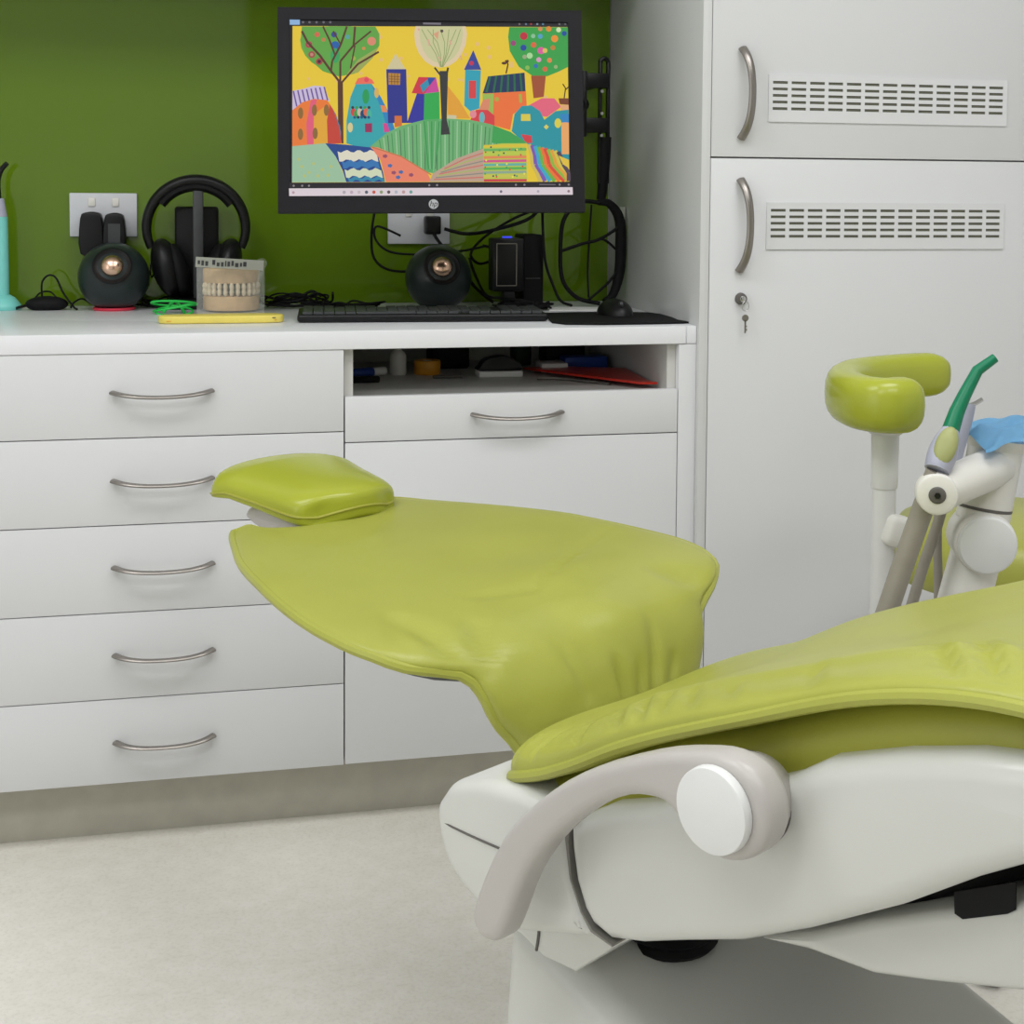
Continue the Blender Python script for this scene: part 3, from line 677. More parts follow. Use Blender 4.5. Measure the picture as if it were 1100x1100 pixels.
# wallpaper: emissive flat shapes of one picture
PICM = {}; PIC = B(); PM = []; LAY = [0]
def pm(c):
    if c not in PICM:
        PICM[c] = len(PM); PM.append(mat('screen_colour', c, .5, emis=.93, spec=.1))
    return PICM[c]
def sp(pts, c):
    LAY[0] += 1; d = -.0006-LAY[0]*.000012
    vs = [PIC.verts.new(mw(*m2(*p), d)) for p in pts]
    f = PIC.faces.new(vs); f.material_index = pm(c)
    if len(vs) > 4:
        bmesh.ops.triangulate(PIC, faces=[f], ngon_method='EAR_CLIP')
def disc(x, y, rx, c, ry=None, n=14):
    ry = ry or rx; sp([(x+rx*cos(2*pi*i/n), y+ry*sin(2*pi*i/n)) for i in range(n)], c)
def ln(pts, w, c):
    for (x0, y0), (x1, y1) in zip(pts, pts[1:]):
        L_ = sqrt((x1-x0)**2+(y1-y0)**2) or 1; nx, ny = -(y1-y0)/L_*w/2, (x1-x0)/L_*w/2
        sp([(x0+nx, y0+ny), (x1+nx, y1+ny), (x1-nx, y1-ny), (x0-nx, y0-ny)], c)
def cl(x, y): return (max(76, min(1036, x)), max(93, min(634, y)))
YEL, GRN, TEAL, ORG, REDC, NAVY = '#e6c63c', '#4f9e48', '#3aa3ab', '#e87c3c', '#d24448', '#33398a'
sp([(76, 92), (1032, 94), (1040, 635), (77, 634)], YEL)
random.seed(3)
for i in range(46): disc(random.uniform(90, 1020), random.uniform(110, 380), random.uniform(5, 8), '#e4bd78', n=8)
sp([(66, 70), (101, 70), (101, 88), (67, 88)], '#8fb4dc'); 
for i, x in enumerate((112, 134, 158, 182, 205)): disc(x, 79, 4.5, '#6d6a72', n=6)
sp([(525, 79), (587, 80), (587, 87), (525, 86)], '#77727c')
for x, c in ((862, '#7a6a6c'), (885, '#6a7a90'), (903, '#a04048'), (925, '#8090a0'), (945, '#5c86a0'), (1003, '#75757a'), (1024, '#66666c')): disc(x, 84, 4, c, n=6)
# left tree
sp([cl(238+136*cos(a/24*2*pi), 140+112*sin(a/24*2*pi)*(1 if sin(a/24*2*pi) > 0 else .45)+0) for a in range(24)], '#6aa84a')
sp([(108, 94), (360, 94), (374, 120), (374, 160), (340, 210), (290, 258), (235, 268), (180, 250), (130, 205), (104, 140)], '#62a349')
sp([(300, 210), (372, 165), (350, 205), (300, 255), (262, 260)], '#9aa85a')
for x, y, r, c in ((222, 160, 15, '#2b62a8'), (218, 122, 10, '#3c4a90'), (160, 122, 9, '#d06a50'), (132, 157, 12, '#a84a50'), (142, 192, 12, '#a05048'), (168, 216, 12, '#a04a44'), (347, 145, 15, '#d98a70'), (320, 170, 6, '#d08a50'), (182, 140, 7, '#c08050'), (265, 130, 8, '#58a0a0'), (285, 205, 8, '#9ab048')): disc(x, y, r, c)
disc(222, 195, 16, '#3ca060', 26); disc(142, 192, 6, '#c08878'); disc(168, 216, 6, '#502840'); disc(132, 157, 5, '#b07868')
BR = '#5a3a30'
ln([(243, 500), (240, 285)], 18, BR); ln([(240, 290), (205, 245), (170, 195), (128, 150), (108, 110)], 8, BR); ln([(208, 250), (212, 215), (240, 160), (262, 94)], 7, BR)
ln([(240, 285), (240, 215), (285, 160), (290, 94)], 7, BR); ln([(246, 288), (300, 225), (372, 182)], 7, BR); ln([(222, 195), (202, 140), (180, 94)], 6, BR); ln([(285, 160), (345, 110)], 6, BR); ln([(275, 240), (290, 160)], 5, BR); ln([(240, 155), (215, 110)], 5, BR)
# striped left dome and houses
sp([(77, 318), (110, 312), (150, 300), (180, 302), (205, 355), (150, 345), (110, 360), (77, 385)], '#c9bcd8')
for i in range(8):
    x = 80+i*15; ln([(x, 318-(i*2)), (x+12, 372-i*3)], 5, '#6e559a')
sp([(77, 385), (110, 358), (150, 346), (195, 350), (215, 380), (240, 450), (245, 500), (77, 510)], ORG)
sp([(140, 350), (160, 346), (150, 420), (150, 505), (128, 505), (125, 430)], '#e0607c')
sp([(150, 400), (190, 370), (200, 420), (198, 500), (150, 503)], '#e0a53c')
sp([(205, 365), (226, 400), (244, 460), (243, 500), (198, 500), (195, 420)], '#c4483c'); sp([(212, 370), (240, 440), (244, 490), (236, 440)], '#3a7fa0')
for x, y in ((105, 395), (105, 468), (152, 385), (155, 465), (193, 385)): disc(x, y, 9, '#8d6a3c', 20)
# teal beehive
sp([(262, 500), (262, 420), (275, 340), (295, 290), (345, 290), (380, 350), (410, 420), (420, 460), (350, 515), (300, 512)], TEAL)
sp([(345, 290), (380, 340), (415, 410), (428, 450), (405, 465), (385, 390)], '#3585bc')
sp([(290, 295), (300, 275), (330, 268), (350, 280), (358, 293)], '#e8705a'); disc(330, 280, 8, '#e04a60')
disc(328, 338, 12, '#2f9a58', 26); disc(365, 325, 8, '#d6b060', 18); sp([(378, 368), (395, 370), (403, 392), (385, 392)], '#e08a5a')
for i, c in enumerate(('#d04a48', '#3c9a50', '#c8b8a0', '#1f4a70', '#d86a50', '#4ab09a')): disc(285+i*11, 392+(i % 2)*6, 9, c, 14)
for i in range(5): disc(283+i*14, 376, 5, ('#2c3a40', '#3f9a48')[i % 2]); disc(290+i*12, 410, 5, ('#1f5a80', '#303050')[i % 2])
disc(275, 445, 9, '#d6c890', 17); sp([(325, 432), (350, 430), (350, 462), (326, 462)], '#96345c'); sp([(387, 430), (403, 432), (410, 460), (392, 462)], '#d04a90')
# towers
sp([(398, 245), (430, 188), (466, 245)], '#cfc49a'); sp([(398, 243), (467, 243), (472, 430), (405, 430)], NAVY)
sp([(405, 256), (447, 258), (446, 298), (406, 297)], '#b8863c')
for i in range(3): ln([(407, 268+i*9), (445, 269+i*9)], 2, '#6a4430'); ln([(417+i*10, 258), (417+i*10, 296)], 2, '#6a4430')
sp([(427, 405), (452, 405), (453, 440), (428, 445)], '#d0703c')
sp([(470, 430), (510, 310), (530, 330), (530, 430)], '#39399a'); sp([(510, 270), (570, 272), (545, 320), (530, 330), (486, 326)], '#cc3c4c'); sp([(515, 300), (545, 275), (560, 285), (525, 325)], '#3a8fae'); sp([(540, 272), (570, 272), (560, 285), (548, 300)], '#3350a0')
sp([(570, 272), (582, 325), (530, 328), (550, 300)], '#c84a9c'); sp([(530, 328), (582, 322), (584, 425), (528, 430)], '#37a852')
sp([(610, 300), (650, 350), (690, 415), (612, 415)], '#e0a03c'); sp([(612, 402), (642, 404), (642, 418), (612, 418)], '#c9c4a0')
sp([(668, 245), (700, 176), (728, 245)], '#3c4a96'); disc(694, 222, 8, '#c03a58'); sp([(672, 245), (727, 247), (722, 380), (690, 390), (669, 370)], '#36a0b4'); sp([(685, 283), (710, 283), (710, 345), (685, 345)], '#d2484c')
sp([(752, 268), (880, 255), (884, 320), (733, 328)], '#2a3a5c')
for i in range(6): ln([(760+i*21, 268-i*2), (746+i*25, 324)], 7, '#2f6a4c')
sp([(740, 328), (885, 320), (888, 370), (840, 400), (830, 455), (775, 440), (735, 420)], '#ea7440'); sp([(733, 330), (772, 328), (770, 400), (735, 415)], '#9ab858'); disc(783, 348, 8, '#b0a848'); sp([(860, 330), (870, 330), (872, 360), (862, 360)], '#a8b04a')
ln([(815, 258), (822, 225), (812, 212)], 5, '#58382c'); disc(808, 222, 9, '#58382c', 5); disc(820, 215, 5, '#58382c')
sp([(690, 420), (710, 385), (745, 380), (775, 405), (775, 440), (720, 430)], '#d2444a'); sp([(720, 385), (735, 350), (760, 345), (755, 385)], '#d88a6a'); disc(731, 412, 10, '#6ab0b8', 20); disc(700, 400, 12, '#e08a94', 14)
# centre tree
sp([cl(586+92*cos(a/20*2*pi), 120+118*sin(a/20*2*pi)) for a in range(20)], '#ddc9a4'); sp([cl(588+76*cos(a/20*2*pi), 115+108*sin(a/20*2*pi)) for a in range(20)], '#c9c898')
for a_, b_, c_ in ((586, 545, 520), (588, 560, 560), (590, 600, 585), (592, 620, 640), (594, 640, 655), (588, 575, 540), (592, 610, 615)): ln([(a_, 236), ((a_+b_)/2+4, 190), (b_, 150), (c_, 104)], 2.5, '#8fa068')
for i in range(10): disc(510+(i*37) % 150, 105+(i*53) % 110, 4, '#d8a890', n=7)
disc(590, 110, 6, '#5a4a48', n=6); sp([(560, 120), (580, 110), (576, 140)], '#d8a080')
# right tree
sp([(826, 96), (1033, 96), (1034, 235), (1000, 252), (960, 268), (910, 268), (860, 235), (828, 180), (822, 130)], '#3fa04e')
random.seed(5)
for x, y, r, c in ((877, 127, 14, '#bc3444'), (986, 136, 13, '#e8923c'), (876, 168, 11, '#2c4a9c'), (840, 152, 10, '#9a4a78'), (910, 127, 8, '#8cc098'), (935, 128, 9, '#58a0c8'), (912, 158, 10, '#d86a48'), (938, 178, 13, '#d860a0'), (952, 178, 9, '#d8c060'), (980, 168, 9, '#c0803c'), (898, 196, 11, '#a8d89a'), (930, 210, 9, '#d89ac0'), (968, 212, 9, '#e08a50'), (952, 243, 9, '#d86a48'), (920, 232, 8, '#3a70b0'), (880, 200, 8, '#9aa880'), (890, 238, 8, '#8ab858'), (1020, 118, 9, '#2c50a0'), (1000, 105, 9, '#cfe0b0'), (965, 102, 10, '#e08a3c'), (935, 102, 8, '#d88a58'), (990, 235, 7, '#9ab07a')): disc(x, y, r, c, n=9)
sp([(903, 266), (955, 266), (948, 340), (912, 345)], '#a05438')
sp([(1000, 345), (1036, 345), (1036, 368), (1005, 366)], '#7a4430'); ln([(1020, 345), (1025, 310), (1015, 295)], 4, '#4a3028'); ln([(1025, 315), (1036, 305)], 4, '#4a3028')
sp([(885, 375), (940, 345), (985, 345), (1010, 375), (960, 410), (920, 405)], '#e2687e'); sp([(1005, 368), (1036, 368), (1037, 400), (1010, 390)], '#e0a878')
sp([(835, 460), (845, 400), (870, 372), (905, 370), (935, 390), (950, 420), (990, 390), (1036, 385), (1038, 560), (960, 530), (880, 500)], '#2f94a0')
sp([(868, 400), (900, 400), (902, 424), (868, 424)], '#d8c850'); disc(998, 432, 12, '#d8cc50', 17); disc(957, 445, 9, '#d8cc60', n=4); sp([(868, 470), (905, 475), (908, 500), (885, 502)], '#d0444c')
sp([(1010, 430), (1037, 428), (1038, 540), (1012, 540)], '#e8a868'); sp([(1005, 400), (1037, 400), (1037, 430), (1012, 428)], '#3a86c0')
# hills
sp([(345, 510), (400, 465), (450, 440), (520, 422), (600, 415), (690, 420), (760, 435), (830, 462), (890, 500), (850, 520), (735, 520), (560, 605), (540, 600), (450, 545)], '#6fae74')
for i in range(34):
    x = 375+i*14.2; y0 = 418+(abs(x-610)/250)**2*75; sl = (x-610)/250*8
    yb = min(600, 520+(x-350)*.42) if x < 560 else max(520, 604-(x-560)*.47)
    if yb > y0+8: ln([(x, y0+4), (x-sl*1.0, yb-3)], 3.2, ('#4a9058', '#a4c8a0', '#54745a')[i % 3])
sp([(525, 420), (580, 416), (585, 500), (560, 600), (538, 600)], '#5aa866')
for i in range(5): ln([(530+i*13, 425), (545+i*6, 590)], 3, ('#3d8a50', '#90b890')[i % 2])
sp([(770, 440), (830, 462), (888, 500), (850, 508), (765, 500)], '#43a055')
sp([(582, 250), (612, 250), (608, 420), (620, 470), (588, 472), (590, 420), (586, 330)], '#3a3c3c'); ln([(590, 270), (565, 238)], 6, '#3a3c3c'); ln([(606, 270), (612, 238)], 7, '#3a3c3c')
sp([(77, 510), (130, 505), (190, 500), (225, 545), (250, 600), (262, 634), (77, 634)], '#9cc0a0')
for x, y in ((110, 580), (135, 600), (150, 570), (180, 590), (120, 612), (165, 612), (200, 610), (210, 580), (100, 555)): disc(x, y, 6, '#b4be78', n=6)
sp([(190, 500), (260, 505), (345, 515), (370, 540), (388, 600), (395, 634), (262, 634), (250, 595), (225, 545)], '#2c4a8a')
def wave(x0, x1, y, h, c):
    n = 12; sp([(x0+(x1-x0)*i/n, y+5*sin(i*1.7)) for i in range(n+1)]+[(x1-(x1-x0)*i/n+6, y+h+5*sin(i*1.7+1)) for i in range(n+1)], c)
wave(232, 366, 528, 32, '#dcd8c4'); wave(246, 372, 562, 22, '#3a76b0'); wave(256, 382, 590, 26, '#cfd8b8'); wave(266, 390, 618, 12, '#3a88a4')
sp([(345, 512), (370, 515), (450, 548), (540, 600), (556, 634), (398, 634), (380, 560)], '#e88468')
for x, y in ((395, 545), (412, 578), (440, 618), (485, 610), (450, 600), (425, 602)): disc(x, y, 9, ('#4a6ea8', '#96506a')[int(x) % 2], 7, n=5)
ln([(345, 512), (450, 546), (555, 610)], 4, '#c07a50')
sp([(560, 606), (640, 555), (735, 520), (738, 634), (548, 634)], '#bba08c')
for i in range(7): ln([(600-i*6, 590+i*6), (670, 556+i*11), (736, 535+i*14)], 4, ('#c87468', '#a8b468', '#8c8a80')[i % 3])
sp([(735, 512), (800, 502), (885, 502), (890, 634), (738, 634)], '#b8c450')
for i, c in enumerate(('#d8c040', '#6ab060', '#b8c850', '#e08a58', '#d05a8c', '#68b0a0', '#5cb058', '#90a890', '#c8c058')): 
    y = 506+i*13; ln([(737, y+6), (887, y+4)], 9, c)
for i in range(26): disc(random.uniform(742, 882), random.uniform(508, 622), 3.5, ('#d04a48', '#38a060', '#3a4a58', '#e8e060')[i % 4], n=6)
ln([(738, 630), (888, 630)], 8, '#c83c50')
# wavy rainbow field
base = [(890, 502), (925, 520), (960, 545), (950, 580), (985, 600), (1038, 620)]
for i, c in enumerate(('#cfb85a', '#7a5ab0', '#3fa8c8', '#6cb048', '#e8783c', '#d85040', '#8ab848', '#e0a040', '#d0c050', '#584858')):
    o = i*11.5; ln([cl(895+o, 506+o*.25), cl(905+o, 540+o*.1), cl(900+o*1.05+8, 575), cl(925+o*1.2, 605), cl(935+o*1.5, 634)], 14, c)
sp([(1000, 545), (1036, 560), (1038, 590), (1015, 575)], '#e0c048')
# player bar and task bar
sp([(70, 635), (1042, 636), (1048, 655), (68, 655)], '#2a262c')
for x in (83, 112, 135, 548, 575, 850, 880, 1004, 1036): disc(x, 646, 4, '#8a8488', n=6)
ln([(932, 645), (990, 646)], 4, '#6c666c')
sp([(67, 655), (1050, 655), (1051, 681), (68, 681)], '#dcd0d6')
for i, c in enumerate(('#b0a8b0', '#c0a8b8', '#c8b8c0', '#58606c', '#c85a4c', '#8a9a6c', '#5a4a50', '#b0b4c0', '#c09898', '#70a098')): disc(255+i*25.5, 669, 6, c, n=7)
for x, c in ((82, '#b89aa0'), (798, '#6c6478'), (928, '#b0a8b4'), (1036, '#907880')): disc(x, 669, 5, c, n=6)
part('wallpaper', PIC, PM, screen, smooth=0, label='painted village wallpaper image')
# monitor arm on the cupboard side
t = thing('monitor_mount', 'black monitor bracket arm on the cupboard side right of the monitor', 'monitor bracket', (.6525, .44, 1.14))
b = B()
for x in (.5885, .606):
    box(b, x-.0035, x+.0035, .433, .447, 1.165, 1.425, .002)
pa = [(.59725+.00875*cos(a), .44, 1.424+.0095*sin(a)) for a in (0, .6, 1.2, 1.57, 2, 2.6, 3.14)]; tube(b, pa, .005, 8, n=2)
rail = part('wall_rail', b, M['black'], t)
for z in (1.385, 1.29):
    part('mounting_block', box(B(), .594, .602, .448, .5915, z-.010, z+.010, .002), M['black'], t)
    part('cross_bar', box(B(), .548, .605, .425, .4325, z-.016, z+.016, .002), M['black'], t)
b = B(); tube(b, [(.600, .44, 1.265), (.600, .44, 1.22), (.596, .44, 1.15), (.592, .44, 1.13)], .012, 12, n=4, rad=lambda s: .015-.006*s); part('cable_sleeve', b, M['blackm'], t)
b = tube(B(), [(.552, .44, 1.335), (.46, .36, 1.32), (.34, .25, 1.305), (.245, .150, 1.298)], .015, 12, n=4); box(b, .545, .555, .42, .45, 1.265, 1.405, .002); part('swing_arm', b, M['black'], t)
for z in (1.362, 1.315, 1.268):
    part('bolt', cyl(B(), (.588, .4245, z), (.588, .420, z), .0035, None, 10), M['chrome'], t)

# ------------------------------------------------------------------ wall sockets and adapters
def socket(x0, x1, z0, z1, label):
    t = thing('wall_socket', label, 'wall socket', ((x0+x1)/2, YB-.008, (z0+z1)/2), 0, 'double sockets on the green splashback')
    part('cover_plate', box(B(), x0, x1, YB-.017, YB-.0085, z0, z1, .002), M['outlet'], t)
    for xc in (x0+(x1-x0)*.33, x0+(x1-x0)*.68):
        part('switch', box(B(), xc-.007, xc+.007, YB-.020, YB-.0172, z1-.028, z1-.010, .0015), M['white'], t)
    return t
socket(-.515, -.379, 1.046, 1.137, 'white double wall socket at left, behind the left speaker')
socket(.150, .287, 1.030, 1.118, 'white double wall socket half hidden behind the monitor')
def adapter(x, z0, z1, w, label, face=False):
    t = thing('plug_adapter', label, 'plug adapter', (x, YB-.02, (z0+z1)/2))
    prism(b := B(), resample([(x-w/2, z0), (x+w/2, z0), (x+w/2, z1-.016), (x+w/4, z1-.003), (x-w/4, z1-.003), (x-w/2, z1-.016)], 3), lambda a, z, d: Vector((a, d, z)), YB-.062, YB-.021, .004, 3)
    part('body', b, M['black'], t)
    if face: part('label_panel', box(B(), x-.012, x+.012, YB-.064, YB-.0625, z0+.012, z1-.024), M['dgrey'], t)
    else: part('cord', tube(B(), [(x, YB-.04, z0+.003), (x-.002, YB-.045, z0-.03), (x+.01, YB-.05, .92), (x+.03, YB-.06, .906)], .0025, 6, n=4), M['blackm'], t)
    return t
adapter(-.469, 1.012, 1.100, .043, 'tall black plug adapter in the left socket outlet')
adapter(-.423, 1.018, 1.098, .040, 'black plug adapter with grey face in the right socket outlet', True)
t = thing('plug', 'black mains plug in the socket behind the monitor', 'plug', (.245, YB-.02, 1.07))
part('body', box(B(), .228, .262, YB-.055, YB-.021, 1.052, 1.092, .004), M['black'], t)
part('cord', tube(B(), [(.245, YB-.05, 1.055), (.26, YB-.07, 1.03), (.29, YB-.08, 1.0), (.33, YB-.09, .94), (.37, YB-.10, .906)], .0035, 8, n=5), M['blackm'], t)

# ------------------------------------------------------------------ speakers
def speaker(x, y, label, pink):
    t = thing('speaker', label, 'speaker', (x, y, .9), 0, 'round desk speakers')
    d = Vector((CAMLOC.x-x, CAMLOC.y-y, 0)).normalized(); d = (d*.3+Vector((0, -1, 0))).normalized()
    z0 = .905 if pink else .9015
    c = Vector((x, y, z0+.062))
    b = B(); n = 34; prof = []; R = .0705; 
    zz = -.060
    th0 = math.acos(zz/R)
    prof = [(0, zz)]+[(R*sin(th0*(1-i/n)), R*cos(th0*(1-i/n))) for i in range(n)]+[(0, R)]
    lathe(b, prof, c, (0, 0, 1), 48); part('body', b, M['spk'], t, smooth=60)
    up = (d+Vector((0, 0, .42))).normalized(); cc = c+up*R*.955
    b = lathe(B(), [(.0, -.008), (.036, -.008), (.039, -.001), (.036, .001), (.030, -.003), (0, -.005)], cc, up, 40); part('horn_ring', b, M['black'], t)
    b = lathe(B(), [(0, .0)]+[(.0225*cos(a), .000+.016*sin(a)) for a in [i*pi/2/8 for i in range(8)]]+[(0, .016)], cc, up, 32); part('driver_dome', b, M['copper'], t)
    if pink: b = lathe(B(), [(0, 0), (.040, 0), (.0425, .003), (.040, .0058), (0, .0058)], (x, y, .9), (0, 0, 1), 40)
    else: b = lathe(B(), [(0, 0), (.033, 0), (.033, .002), (0, .002)], (x, y, .9), (0, 0, 1), 40)
    part('base_ring', b, M['pink'] if pink else M['black'], t, label='coral pink base ring' if pink else None)
speaker(-.421, .485, 'round black speaker on a coral pink ring, left of the headphones', True)
speaker(.242, .455, 'round black speaker behind the keyboard, below the monitor', False)

# ------------------------------------------------------------------ headphones on stand
hx, hy = -.257, .505
t = thing('headphone_stand', 'black upright headphone stand behind the plaster teeth', 'headphone stand', (hx, hy, .9))
b = box(B(), hx-.06, hx+.06, hy-.045, hy+.079, .900, .921, .008, 3); part('base', b, M['black'], t)
b = box(B(), hx-.007, hx+.014, hy-.008, hy+.012, .921, 1.152, .003); part('post', b, M['dgrey'], t)
b = box(B(), hx-.045, hx+.045, hy+.056, hy+.076, .921, 1.11, .006, 3); part('charging_dock', b, M['black'], t)
t = thing('headphones', 'large black over-ear headphones hanging on the stand', 'headphones', (hx, hy, 1.0))
R1 = .098
pts = []
for i in range(21):
    a = radians(-25+230*i/20); pts.append((hx+R1*1.02*cos(a), hy, 1.067+R1*1.0*sin(a)+(.0 if sin(a) > 0 else 0)))
b = tube(B(), pts, .009, 12, n=2, rad=lambda s: .0085+.004*sin(pi*s), flat=1.3, upv=(0, 1, 0)); part('headband', b, M['black'], t)
b = tube(B(), [(hx+(R1-.012)*cos(radians(a)), hy, 1.066+(R1-.012)*sin(radians(a))) for a in range(35, 150, 10)], .010, 10, n=2, flat=1.5, upv=(0, 1, 0)); part('band_padding', b, M['blackm'], t)
for s in (-1, 1):
    q = Matrix.Rotation(s*radians(14), 4, 'Y')
    b = ell(B(), (hx+s*.060, hy-.002, .985), .030, .050, .062, q); e = part('ear_cup', b, M['black'], t)
    b = ell(B(), (hx+s*.036, hy-.002, .980), .020, .044, .056, q); part('ear_cushion', b, M['blackm'], e)
    b = lathe(B(), [(.024, -.002), (.027, .0), (.024, .002)], (hx+s*.086, hy-.004, .99), (s, -.3, .2), 24); part('trim_ring', b, M['chrome'] if s < 0 else M['black'], e)

# ------------------------------------------------------------------ plaster teeth in clear box
tx, ty = -.188, .40
t = thing('plaster_teeth_model', 'cream plaster dental cast with upper and lower teeth in the clear bag', 'dental cast', (tx, ty, .9))
def arch(z, up):
    b = B(); m = 22; P = []
    for i in range(m+1):
        a = pi*i/m; P.append((tx-.056*cos(a), ty+.030-.055*sin(a)))
    poly = P+[(tx+.045, ty+.034), (tx-.045, ty+.034)]
    prism(b, poly, lambda a, c, d: Vector((a, c, d)), z, z+.030, .004, 2); return b, P
b, P = arch(.903, True); lo = part('lower_base', b, M['plaster'], t)
b, P = arch(.958, True); up_ = part('upper_base', b, M['plaster'], t)
for k in range(13):
    i = 1+k*20/12; a = pi*i/22; x = tx-.052*cos(a); y = ty+.028-.051*sin(a); w_ = .0052 if 3 < k < 9 else .0062
    for zc, par in ((.941, lo), (.952, up_)):
        part('tooth', ell(B(), (x, y, zc), w_, .0045, .0085, Matrix.Rotation(a, 4, 'Z'), 12), M['teeth'], par)
b = tube(B(), [(tx+.055*cos(a*.3-.2), ty-.03+.001*a, .955+.03*sin(a*.3-.2)) for a in range(6)], .0008, 5, n=2)
t = thing('clear_specimen_box', 'clear hinged plastic box with printed strip holding the plaster teeth', 'specimen box', (tx+.0, ty, .9))
x0, x1, y0, y1, z0, z1 = tx-.068, tx+.064, ty-.045, ty+.045, .9003, .995
b = B(); th = .0012
box(b, x0, x1, y0, y0+th, z0, z1); box(b, x0, x1, y1-th, y1, z0, z1); box(b, x0, x0+th, y0+th, y1-th, z0, z1); box(b, x1-th, x1, y0+th, y1-th, z0, z1)
part('tray', b, M['clear'], t, smooth=0)
Ml = Matrix.Translation((tx-.004, ty-.046, .998)) @ Matrix.Rotation(radians(3.5), 4, 'Y')
b = box(B(), -.066, .066, -.001, .001, -.008, .012, 0, 2, Ml); part('printed_strip', b, M['label'], t, smooth=0)
random.seed(11); b = B(); x = -.062
while x < .03:
    w_ = random.uniform(.003, .009)
    if random.random() < .8: box(b, x, x+w_*.8, -.0016, -.0011, random.uniform(-.005, -.002), random.uniform(.003, .008), 0, 2, Ml)
    x += w_+.0015
part('print_marks', b, M['dgrey'], t, smooth=0)
b = cyl(B(), (tx+.058, ty-.048, 1.000), (tx+.058, ty-.040, 1.000), .011, None, 20, .002); cyl(b, (tx+.058, ty-.046, .99), (tx+.050, ty-.046, .955), .006, .004, 12); part('latch', b, M['clear'], t)

# green elastic coil
b = B(); random.seed(2); gx, gy = -.300, .372
for k in range(3):
    pts = []
    for i in range(9):
        a = 2*pi*i/9; r = .036+.004*k; pts.append((gx+r*cos(a+.3*k), gy+.6*r*sin(a+.3*k)+.004*k, .905+.0075*k+(.007*sin(a*1+k*2))))
    tube(b, pts, .0022, 6, True, 5)
tube(b, [(gx-.02, gy-.02, .905), (gx, gy, .925), (gx+.012, gy+.01, .914), (gx+.02, gy-.005, .903)], .003, 6, n=5)
single('green_elastic', b, M['neon'], (gx, gy, .9), 'bright green elastic coil lying left of the plaster teeth', 'elastic band')
# yellow case
t = thing('yellow_case', 'flat yellow plastic case lying in front of the plaster teeth', 'case', (-.205, .20, .9))
prism(b := B(), resample([(-.312, .150), (-.312, .192), (-.24, .200), (-.20, .205), (-.11, .198), (-.105, .150), (-.2, .145)], 4), lambda a, c, d: Vector((a, c, d)), .9005, .9145, .003, 3)
part('body', b, M['yellow'], t)
part('seam', box(B(), -.308, -.11, .1475, .1495, .905, .9062), M['orange'], t)
part('hinge_dot', box(B(), -.118, -.112, .1462, .150, .9095, .911), M['dgrey'], t)
part('end_cap', box(B(), -.3165, -.312, .158, .185, .902, .911, .001), M['pink'], t)

# ------------------------------------------------------------------ power brick with cable (left)
t = thing('power_supply', 'black power supply with looped lead beside the aqua stand', 'power supply', (-.555, .50, .9))
b = ell(B(), (-.553, .50, .912), .042, .026, .0165, None, 28, -.0118); part('body', b, M['blackm'], t)
b = tube(B(), [(-.59, .50, .91), (-.60, .49, .908), (-.612, .50, .904)], .003, 8, n=3)
tube(b, [(-.575, .50, .925), (-.565, .51, .935), (-.545, .50, .936), (-.528, .49, .918)], .0018, 6, n=5)
tube(b, [(-.562, .50, .925), (-.562, .50, .955), (-.550, .50, .970), (-.535, .50, .965), (-.520, .49, .935), (-.500, .48, .908), (-.492, .47, .903)], .0022, 6, n=6)
tube(b, [(-.505, .48, .905), (-.50, .48, .915), (-.485, .50, .922), (-.47, .53, .91)], .002, 6, n=5)
part('lead', b, M['blackm'], t)
# aqua stand (curing light / brush) at left edge
t = thing('aqua_stand', 'aqua curing light standing on its round base at the left edge', 'curing light', (-.642, .52, .9))
b = lathe(B(), [(0, 0), (.036, 0), (.038, .004), (.037, .010), (.026, .024), (.016, .030), (0, .031)], (-.642, .52, .9), (0, 0, 1), 40); part('base', b, M['aqua'], t)
b = tube(B(), [(-.642, .52, .925), (-.642, .52, 1.0), (-.643, .52, 1.088)], .0145, 20, n=3); part('handle', b, M['aqua'], t)
b = cyl(B(), (-.643, .52, 1.088), (-.645, .52, 1.125), .014, .010, 20); part('collar', b, M['lav'], t)
b = tube(B(), [(-.645, .52, 1.125), (-.646, .52, 1.16), (-.640, .52, 1.182), (-.628, .515, 1.196)], .005, 10, n=4); part('light_tip', b, M['black'], t)

# ------------------------------------------------------------------ keyboard, mat, mouse, paper
t = thing('keyboard', 'long black keyboard lying on the worktop below the monitor', 'keyboard', (.17, .19, .9))
kx0, kx1, ky0, ky1 = -.068, .405, .125, .27
Mk = Matrix.Translation(((kx0+kx1)/2, (ky0+ky1)/2, .9)) @ Matrix.Rotation(radians(-4.5), 4, 'Z')
b = box(B(), -.236, .236, -.078, .078, .001, .016, .005, 3, Mk); part('case', b, M['black'], t)
b = B()
for r_ in range(6):
    y = .056-r_*.0235-(0 if r_ == 0 else .004)
    xs = []; x = -.226
    while x < .222:
        w_ = .018
        if r_ == 5 and -.14 < x < -.02: w_ = .11
        if r_ > 0 or int(x*1000) % 90 > 14:
            if not (.062 < x < .070 or .130 < x < .138): box(b, x, min(x+w_, .228), y-.009, y+.009, .0162, .0205, 0, 1, Mk)
        x += w_+.002
part('keys', b, M['dgrey'], t, smooth=0)
b = box(B(), -.05, .06, -.0745, -.070, .0161, .0166, 0, 1, Mk); part('light_line', b, M['dgrey'], t)
mp = [(.415, .030), (.64, .022), (.648, .075), (.640, .245), (.425, .26), (.412, .16)]
b = prism(B(), resample(mp, 3), lambda a, c, d: Vector((a, c, d)), .9004, .9034); single('mouse_mat', b, M['blackm'], (.53, .14, .9), 'thin black mouse mat at the right end of the worktop', 'mouse mat')
